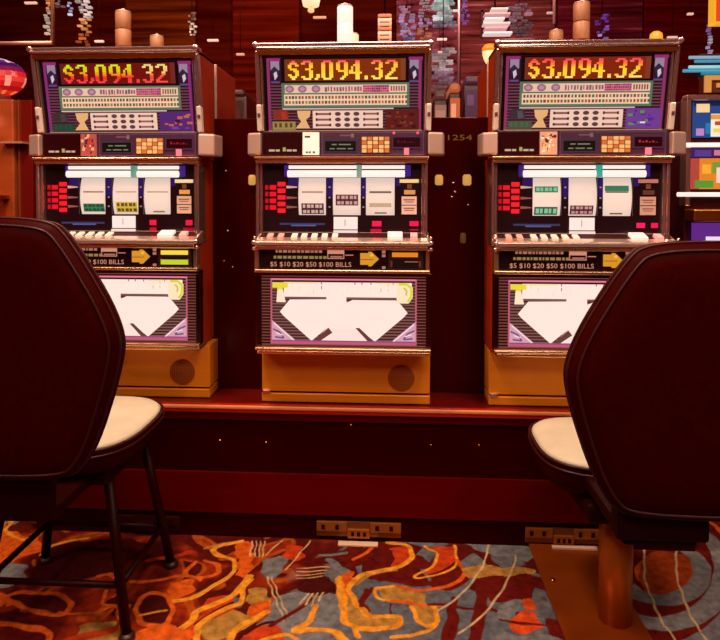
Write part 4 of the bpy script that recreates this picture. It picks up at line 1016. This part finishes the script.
# cream rail at far left
a, b = U(-30, 44, 4.6), U(52, 43, 4.6)
m = MB(); m.tube([(a.x, 4.6, a.z), (b.x, 4.6, a.z)], .016, 8); m.tube([(a.x + .1, 4.6, a.z), (a.x + .1, 4.6, CZ - .002)], .01, 6); m.tube([(b.x, 4.6, a.z), (b.x, 4.6, CZ - .002)], .01, 6)
tag(m.build('hanging_rail', mat('rail_cream', (226, 160, 130), .35, .5)), 'pale metal rail hung above the red dome', 'rail')

def topz(): return ZC + TOP.Z[0] - .006
# amber lamps on the machine tops
def cap_lamp(px, Y, w, h, label, rgb_, shape='block'):
    x = U(px, 44, Y).x; root = thing('amber_lamp', label, 'lamp', (x, Y, ZC + TOP.Z[0] - .011 if Y > 2.15 else topz()), 0)
    m = MB()
    if shape == 'block': m.lathe((0, 0, .004), [(w * .8, 0), (w, h * .2), (w * .9, h * .8), (w * .5, h)], 14)
    else: m.lathe((0, 0, .006), [(w * .45, 0), (w * .8, h * .2), (w, h * .5), (w * .9, h * .78), (w * .55, h)], 18)
    m.build('globe', mat('amber_%d' % rgb_[1], rgb_, .4, emit=1.0), root)
    m = MB(); m.lathe((0, 0, 0), [(w * .9, 0), (w * .9, .004), (w * .6, .008)], 14); m.build('lamp_base', brass, root)
cap_lamp(656, YR + .04, .020, .034, 'small amber lamp on top of the pink digit machine', (240, 160, 30))
cap_lamp(331, YC + .08, .018, .022, 'small dim amber lamp beside the lit white candle', (196, 120, 40))
xr_ = XRm - HW + .03
root = thing('globe_lamp', 'glowing orange and white globe lamp on the back corner beside the pink digit machine', 'lamp', (xr_, 2.27, ZC + TOP.Z[0] - .011), 0)
m = MB(); m.lathe((0, 0, .004), [(.012, 0), (.022, .018), (.027, .036), (.026, .05), (.018, .062)], 18); m.build('globe', mat('globe_white', (255, 226, 170), .4, emit=1.0), root)
m = MB(); m.lathe((0, 0, .05), [(.029, 0), (.028, .012), (.02, .024), (.006, .028)], 18); m.build('globe_cap', mat('globe_amber', (236, 140, 20), .4, emit=.9), root)
m = MB(); m.lathe((0, 0, 0), [(.016, 0), (.016, .004), (.012, .006)], 14); m.build('lamp_base', brass, root)

# ---- video slot machine at the right edge
def screenmesh(x0, x1, z0, z1, y, items):
    m = MB()
    m.box(x0, x1, y, y + .01, z0, z1, items[0])
    for i, (fx0, fz0, fx1, fz1, c) in enumerate(items[1:]):
        X0, X1 = x0 + fx0 * (x1 - x0), x0 + fx1 * (x1 - x0); Z0, Z1 = z1 - fz1 * (z1 - z0), z1 - fz0 * (z1 - z0); l = .001 + i * 3e-5
        m.poly([(X0, y - l, Z1), (X0, y - l, Z0), (X1, y - l, Z0), (X1, y - l, Z1)], c)
    return m
Yv = 2.75
vx0 = U(688, 150, Yv).x; vw = .62
def vz(py): return U(700, py, Yv).z
t = thing('video_slot_machine', 'video slot machine with blue and orange screens beyond the copper-post stool', 'slot machine', (vx0 + vw / 2, Yv, 0), 0)
h_ = vw / 2
m = MB(); m.box(-h_, h_, .03, .5, 0, vz(98)); m.build('cabinet', mat('dark_cabinet', (60, 10, 14), .3), t, bevel=.006)
screenmesh(-h_ + .03, h_ - .03, vz(137), vz(101), .02, [(40, 70, 130), (0, 0, .3, .12, (30, 30, 70)), (.02, .06, .12, .3, (246, 206, 150)), (.13, .34, .6, .98, (250, 236, 206)), (.13, .36, .5, .5, (236, 150, 60)), (.16, .55, .55, .66, (206, 60, 40)), (.15, .75, .6, .86, (246, 206, 90)), (.02, .75, .08, .95, (190, 130, 190)), (.09, .6, .13, .9, (40, 120, 170)), (.5, .1, .8, .5, (240, 190, 70)), (.62, .5, .96, .9, (226, 90, 60))]).build('upper_screen', art, t)
screenmesh(-h_ + .01, h_ - .01, vz(189), vz(158), .02, [(226, 130, 40), (.0, .0, .08, 1, (180, 70, 60)), (.1, .2, .16, .5, (250, 170, 50)), (.17, .12, .28, .5, (120, 150, 60)), (.2, .3, .27, .8, (250, 206, 190)), (.05, .72, .18, .96, (90, 150, 50)), (.3, .2, .45, .9, (240, 150, 60)), (.5, .1, .7, .6, (206, 60, 60)), (.74, .3, .9, .9, (120, 160, 60))]).build('lower_screen', art, t)
screenmesh(-h_ + .02, h_ - .02, vz(157), vz(148), .02, [(70, 30, 90), (.03, .2, .15, .9, (90, 60, 140)), (.17, .2, .3, .8, (206, 120, 150)), (.34, .2, .6, .8, (150, 60, 90))]).build('button_panel', art, t)
for y, dxl in ((145.3, .03), (194.5, .05)):
    m = MB(); m.tube([(-h_ - dxl, -.02, vz(y)), (h_ + .02, -.02, vz(y))], .010, 10); m.build('light_bar', tubeglow, t)
    m = MB(); m.box(-h_ + .02, h_ - .02, -.02, .03, vz(y) - .004, vz(y) + .004); m.build('bar_arm', iron, t)
m = MB(); m.box(-h_ - .012, -h_ + .008, -.01, .05, vz(206), vz(98)); m.box(h_ - .008, h_ + .012, -.01, .05, vz(206), vz(98)); m.box(-h_ - .012, h_ + .012, -.01, .04, vz(98) - .01, vz(95)); m.build('edge_trim', chrome, t, bevel=.003)
m = MB(); m.box(-h_, h_, -.06, .03, vz(221), vz(209)); m.build('brass_deck', brass, t, bevel=.006)
screenmesh(-h_ + .03, h_ - .03, vz(262), vz(223), .012, [(96, 40, 130), (.1, .35, .3, .5, (236, 220, 240)), (.08, .45, .12, .8, (236, 220, 240)), (.28, .5, .32, .8, (236, 220, 240)), (.5, .2, .9, .8, (140, 70, 170))]).build('purple_panel', art, t)
# gold header above, with neon bars
g0, g1 = U(704, 76, 3.2), U(790, 92, 3.2)
root = thing('header_frame', 'gold framed header above the blue and orange video screens', 'sign', ((g0.x + g1.x) / 2, 3.2, g1.z - .02), 0)
w = (g1.x - g0.x) / 2; hh = g0.z - g1.z
m = MB(); m.box(-w, w, 0, .05, .02, .02 + hh); m.build('header_board', mat('header_red', (96, 30, 14), .4), root)
m = MB(); m.tube([(w * .5, .03, .02 + hh), (w * .5, .03, CZ - g1.z + .018)], .010, 6); m.build('cord', iron, root)
m = MB(); m.box(-w, w, -.015, 0, .02 + hh * .75, .02 + hh); m.box(-w, -w + .03, -.015, 0, .02, .02 + hh * .75); m.box(-w + .06, -w + .2, -.012, 0, .02 + hh * .3, .02 + hh * .55); m.build('gold_trim', mat('gold_glow', (226, 150, 70), .4, emit=.7), root)
a, b = U(683, 75, 3.6), U(800, 55, 3.6)
root = thing('neon_bars', 'cyan neon bars glowing right of the pink digit machine', 'neon sign', ((a.x + b.x) / 2, 3.6, a.z), 0)
w = (b.x - a.x) / 2; hh = b.z - a.z
for f, s, c in ((.93, .05, (120, 160, 180)), (.72, .1, (60, 130, 160)), (.42, .05, (150, 196, 206)), (.22, .0, (50, 150, 176)), (.06, .16, (40, 110, 140))):
    m = MB(); m.tube([(-w + s * w * 2, 0, f * hh), (w, 0, f * hh)], .009, 8); m.build('neon_tube', mat('neon_%d' % c[0], c, .5, emit=1.0), root)
m = MB(); m.box(-w + .1, w, .03, .06, -.02, hh + .02); m.build('neon_backing', mat('neon_back', (70, 8, 14), .5), root); m = MB(); m.tube([(0, .045, hh), (0, .045, CZ - a.z - .002)], .012, 6); m.build('cord', iron, root)
a, b = U(713, 24, 3.9), U(790, -30, 3.9)
root = thing('hanging_sign', 'orange-red hanging sign with a yellow edge at the top corner', 'sign', ((a.x + b.x) / 2, 3.9, a.z), 0)
w = (b.x - a.x) / 2; hh = b.z - a.z
m = MB(); m.box(-w + .012, w, 0, .06, .012, hh); m.build('sign_face', mat('sign_orange', (226, 60, 20), .5, emit=.9), root)
m = MB(); m.box(-w, -w + .014, -.006, .06, 0, hh); m.box(-w, w, -.006, .06, 0, .014); m.build('sign_edge', mat('sign_yellow', (246, 170, 40), .5, emit=.9), root)
m = MB(); m.tube([(0, .03, hh), (0, .03, CZ - a.z - .002)], .012, 6); m.build('cord', iron, root)
# distant machine seen through the gap right of the middle machine
def far_slot(px0, px1, ytop, Y, label, scr, top):
    x0, x1 = U(px0, 100, Y).x, U(px1, 100, Y).x; zt = U(px0, ytop, Y).z
    t = thing('distant_slot_machine', label, 'slot machine', ((x0 + x1) / 2, Y, 0), 0, 'slot machines across the aisle'); w = (x1 - x0) / 2
    m = MB(); m.box(-w, w, .02, .5, 0, zt); m.build('cabinet', mat('dark_cabinet'), t, bevel=.01)
    screenmesh(-w * .85, w * .85, zt - .42, zt - .04, .01, scr).build('screen', art, t)
    m = MB(); m.box(-w * .9, w * .9, 0, .4, zt, zt + .06); m.build('topper', mat('topper_%d' % top[0], top, .4, emit=.5), t, bevel=.02)
far_slot(434, 447.5, 99, 4.4, 'distant slot machine with a beige screen in the gap right of the middle machine', [(150, 96, 80), (.1, .1, .9, .5, (176, 116, 96)), (.2, .55, .8, .8, (120, 50, 40))], (110, 60, 50))
far_slot(449.5, 461, 92, 4.3, 'distant slot machine with an orange screen beside the beige-screened one', [(196, 84, 40), (.1, .1, .6, .4, (236, 150, 110)), (.3, .45, .9, .7, (226, 110, 60)), (.1, .75, .7, .95, (150, 50, 40))], (220, 110, 60))
far_slot(464, 484, 84, 4.6, 'distant dark purple slot machine left of the pink digit machine', [(76, 36, 56), (.1, .1, .5, .3, (110, 60, 90)), (.4, .5, .9, .8, (96, 30, 40))], (90, 40, 60))
far_slot(205, 246, 96, 5.6, 'distant slot machine hidden in the dark gap left of the middle machine', [(60, 14, 12), (.1, .2, .9, .5, (80, 20, 16))], (70, 20, 14))

# ---- neighbour cabinet on the left with a red dome
Yn = 2.85
def nz(py): return U(10, py, Yn).z
nx1 = U(25, 160, Yn).x; nw = .55
nx1 = U(10, 160, Yn).x
t = thing('wheel_slot_machine', 'orange-brown slot machine with a red and purple dome, half hidden by the four-legged stool', 'slot machine', (nx1 - nw / 2, Yn, 0), 0)
h_ = nw / 2
m = MB(); m.box(-h_, h_ - .0, .03, .5, 0, nz(98)); m.build('cabinet', mat('orange_laminate', (176, 76, 30), .35, noise=((3, 3, 8), (140, 52, 18), 3)), t, bevel=.008)
m = MB(); m.box(h_ + .001, h_ + .075, .06, .5, 0, nz(98)); m.build('side_wing', mat('wing_dark', (104, 14, 6), .4, spec=.1), t, bevel=.004)
m = MB(); m.box(h_ + .012, h_ + .02, .045, .06, 0, nz(98)); m.build('wing_trim', mat('wing_trim', (130, 50, 24), .4), t)
m = MB(); m.box(-h_ - .01, h_ - .02, -.05, .03, nz(198) - .005, nz(195)); m.box(h_ - .06, h_ - .045, -.01, .03, nz(225), nz(198)); m.build('ledge', brass, t, bevel=.003)
m = MB(); m.box(-h_ + .02, h_ - .07, -.02, .03, nz(228), nz(200)); m.build('lower_box', mat('dark_cabinet'), t, bevel=.003)
m = MB(); m.box(h_ - .04, h_ + .07, -.012, .059, nz(143.5), nz(141.5)); m.build('strip', mat('rail_cream'), t)
m = MB(); m.box(h_ - .2, h_ - .075, -.02, .03, nz(124), nz(114)); m.build('lit_window', mat('lit_cream', (250, 210, 170), .5, emit=.9), t)
# dome: banded wheel topper
dc = U(-4, 78, Yn + .1); kk = (Yn + .1) / F
m = MB(); n = 28; prof = []
for i in range(13):
    q = math.pi * i / 12; prof.append((max(.002, math.sin(q) * 31 * kk), -math.cos(q) * 20 * kk))
verts = []; bands = [(190, 20, 20), (206, 24, 20), (226, 40, 30), (180, 16, 22), (206, 30, 34), (226, 60, 50), (214, 30, 40), (120, 24, 70), (66, 20, 90), (110, 40, 120), (236, 200, 206), (226, 150, 160)]
for i in range(12):
    (r0_, z0_), (r1_, z1_) = prof[i], prof[i + 1]
    for k in range(n):
        a0, a1 = 2 * math.pi * k / n, 2 * math.pi * (k + 1) / n
        c = bands[i]
        if i in (4, 5) and k % 4 == 0: c = (250, 150, 130)
        if i == 2 and k % 3 == 0: c = (246, 130, 60)
        if i == 9 and k % 5 == 0: c = (230, 200, 220)
        m.poly([(r0_ * math.cos(a0), r0_ * math.sin(a0) * .6, z0_), (r0_ * math.cos(a1), r0_ * math.sin(a1) * .6, z0_), (r1_ * math.cos(a1), r1_ * math.sin(a1) * .6, z1_), (r1_ * math.cos(a0), r1_ * math.sin(a0) * .6, z1_)], c, True)
dm = m.build('dome', mat('dome_print', (160, 160, 160), .15, 0, .75, attr=True), t); dm.location = dc - Vector(t.location)
m = MB(); m.box(dc.x - t.location.x - .05, dc.x - t.location.x + .05, .06, .14, nz(98), dc.z - .08); m.build('dome_neck', chrome, t)

# ------------------------------------------------------------------ light
w = bpy.data.worlds.new('world'); sc.world = w; w.use_nodes = True
bg = w.node_tree.nodes['Background']; bg.inputs['Color'].default_value = (.60, .04, .04, 1); bg.inputs['Strength'].default_value = .16
def area(name, loc, target, size, power, rgb_, sy=None):
    l = bpy.data.lights.new(name, 'AREA'); l.energy = power; l.color = rgb_; l.size = size
    if sy: l.shape = 'RECTANGLE'; l.size_y = sy
    o = bpy.data.objects.new(name, l); COL.objects.link(o); o.location = loc
    o.rotation_euler = (Vector(target) - Vector(loc)).to_track_quat('-Z', 'Y').to_euler()
    return o
area('key_fill_light', (-.9, 1.3, 3.4), (-.8, 1.85, 0), .4, 72, (1, .74, .52))
area('key_fill_light', (.75, .7, 3.5), (.5, 1.95, .4), .45, 46, (1, .74, .54))
area('key_fill_light', (0, -1.6, 3.5), (0, 2, 1.2), 2.8, 74, (1, .74, .6), 1.0)  # fill light added behind the camera for the machine fronts
area('key_fill_light', (-2.4, -.4, 3.5), (-.6, 2, 1.2), .5, 34, (1, .72, .56))  # added fill from behind the camera, left side
area('key_fill_light', (2.4, -.4, 3.5), (.6, 2, 1.2), .5, 34, (1, .72, .56))  # added fill from behind the camera, right side
area('key_fill_light', (0.5, 4.6, 3.6), (0.2, 7.0, 2.4), 1.2, 150, (1, .72, .6))  # unseen light added to brighten the back wall
area('key_fill_light', (-2.5, 4.6, 3.6), (-2.2, 7.0, 2.4), 1.2, 120, (1, .66, .5))  # second unseen light added for the back wall, left part
vs = sc.view_settings
vs.view_transform = 'Standard'; vs.look = 'None'; vs.gamma = 1.0; vs.exposure = 0.0; vs.use_curve_mapping = False
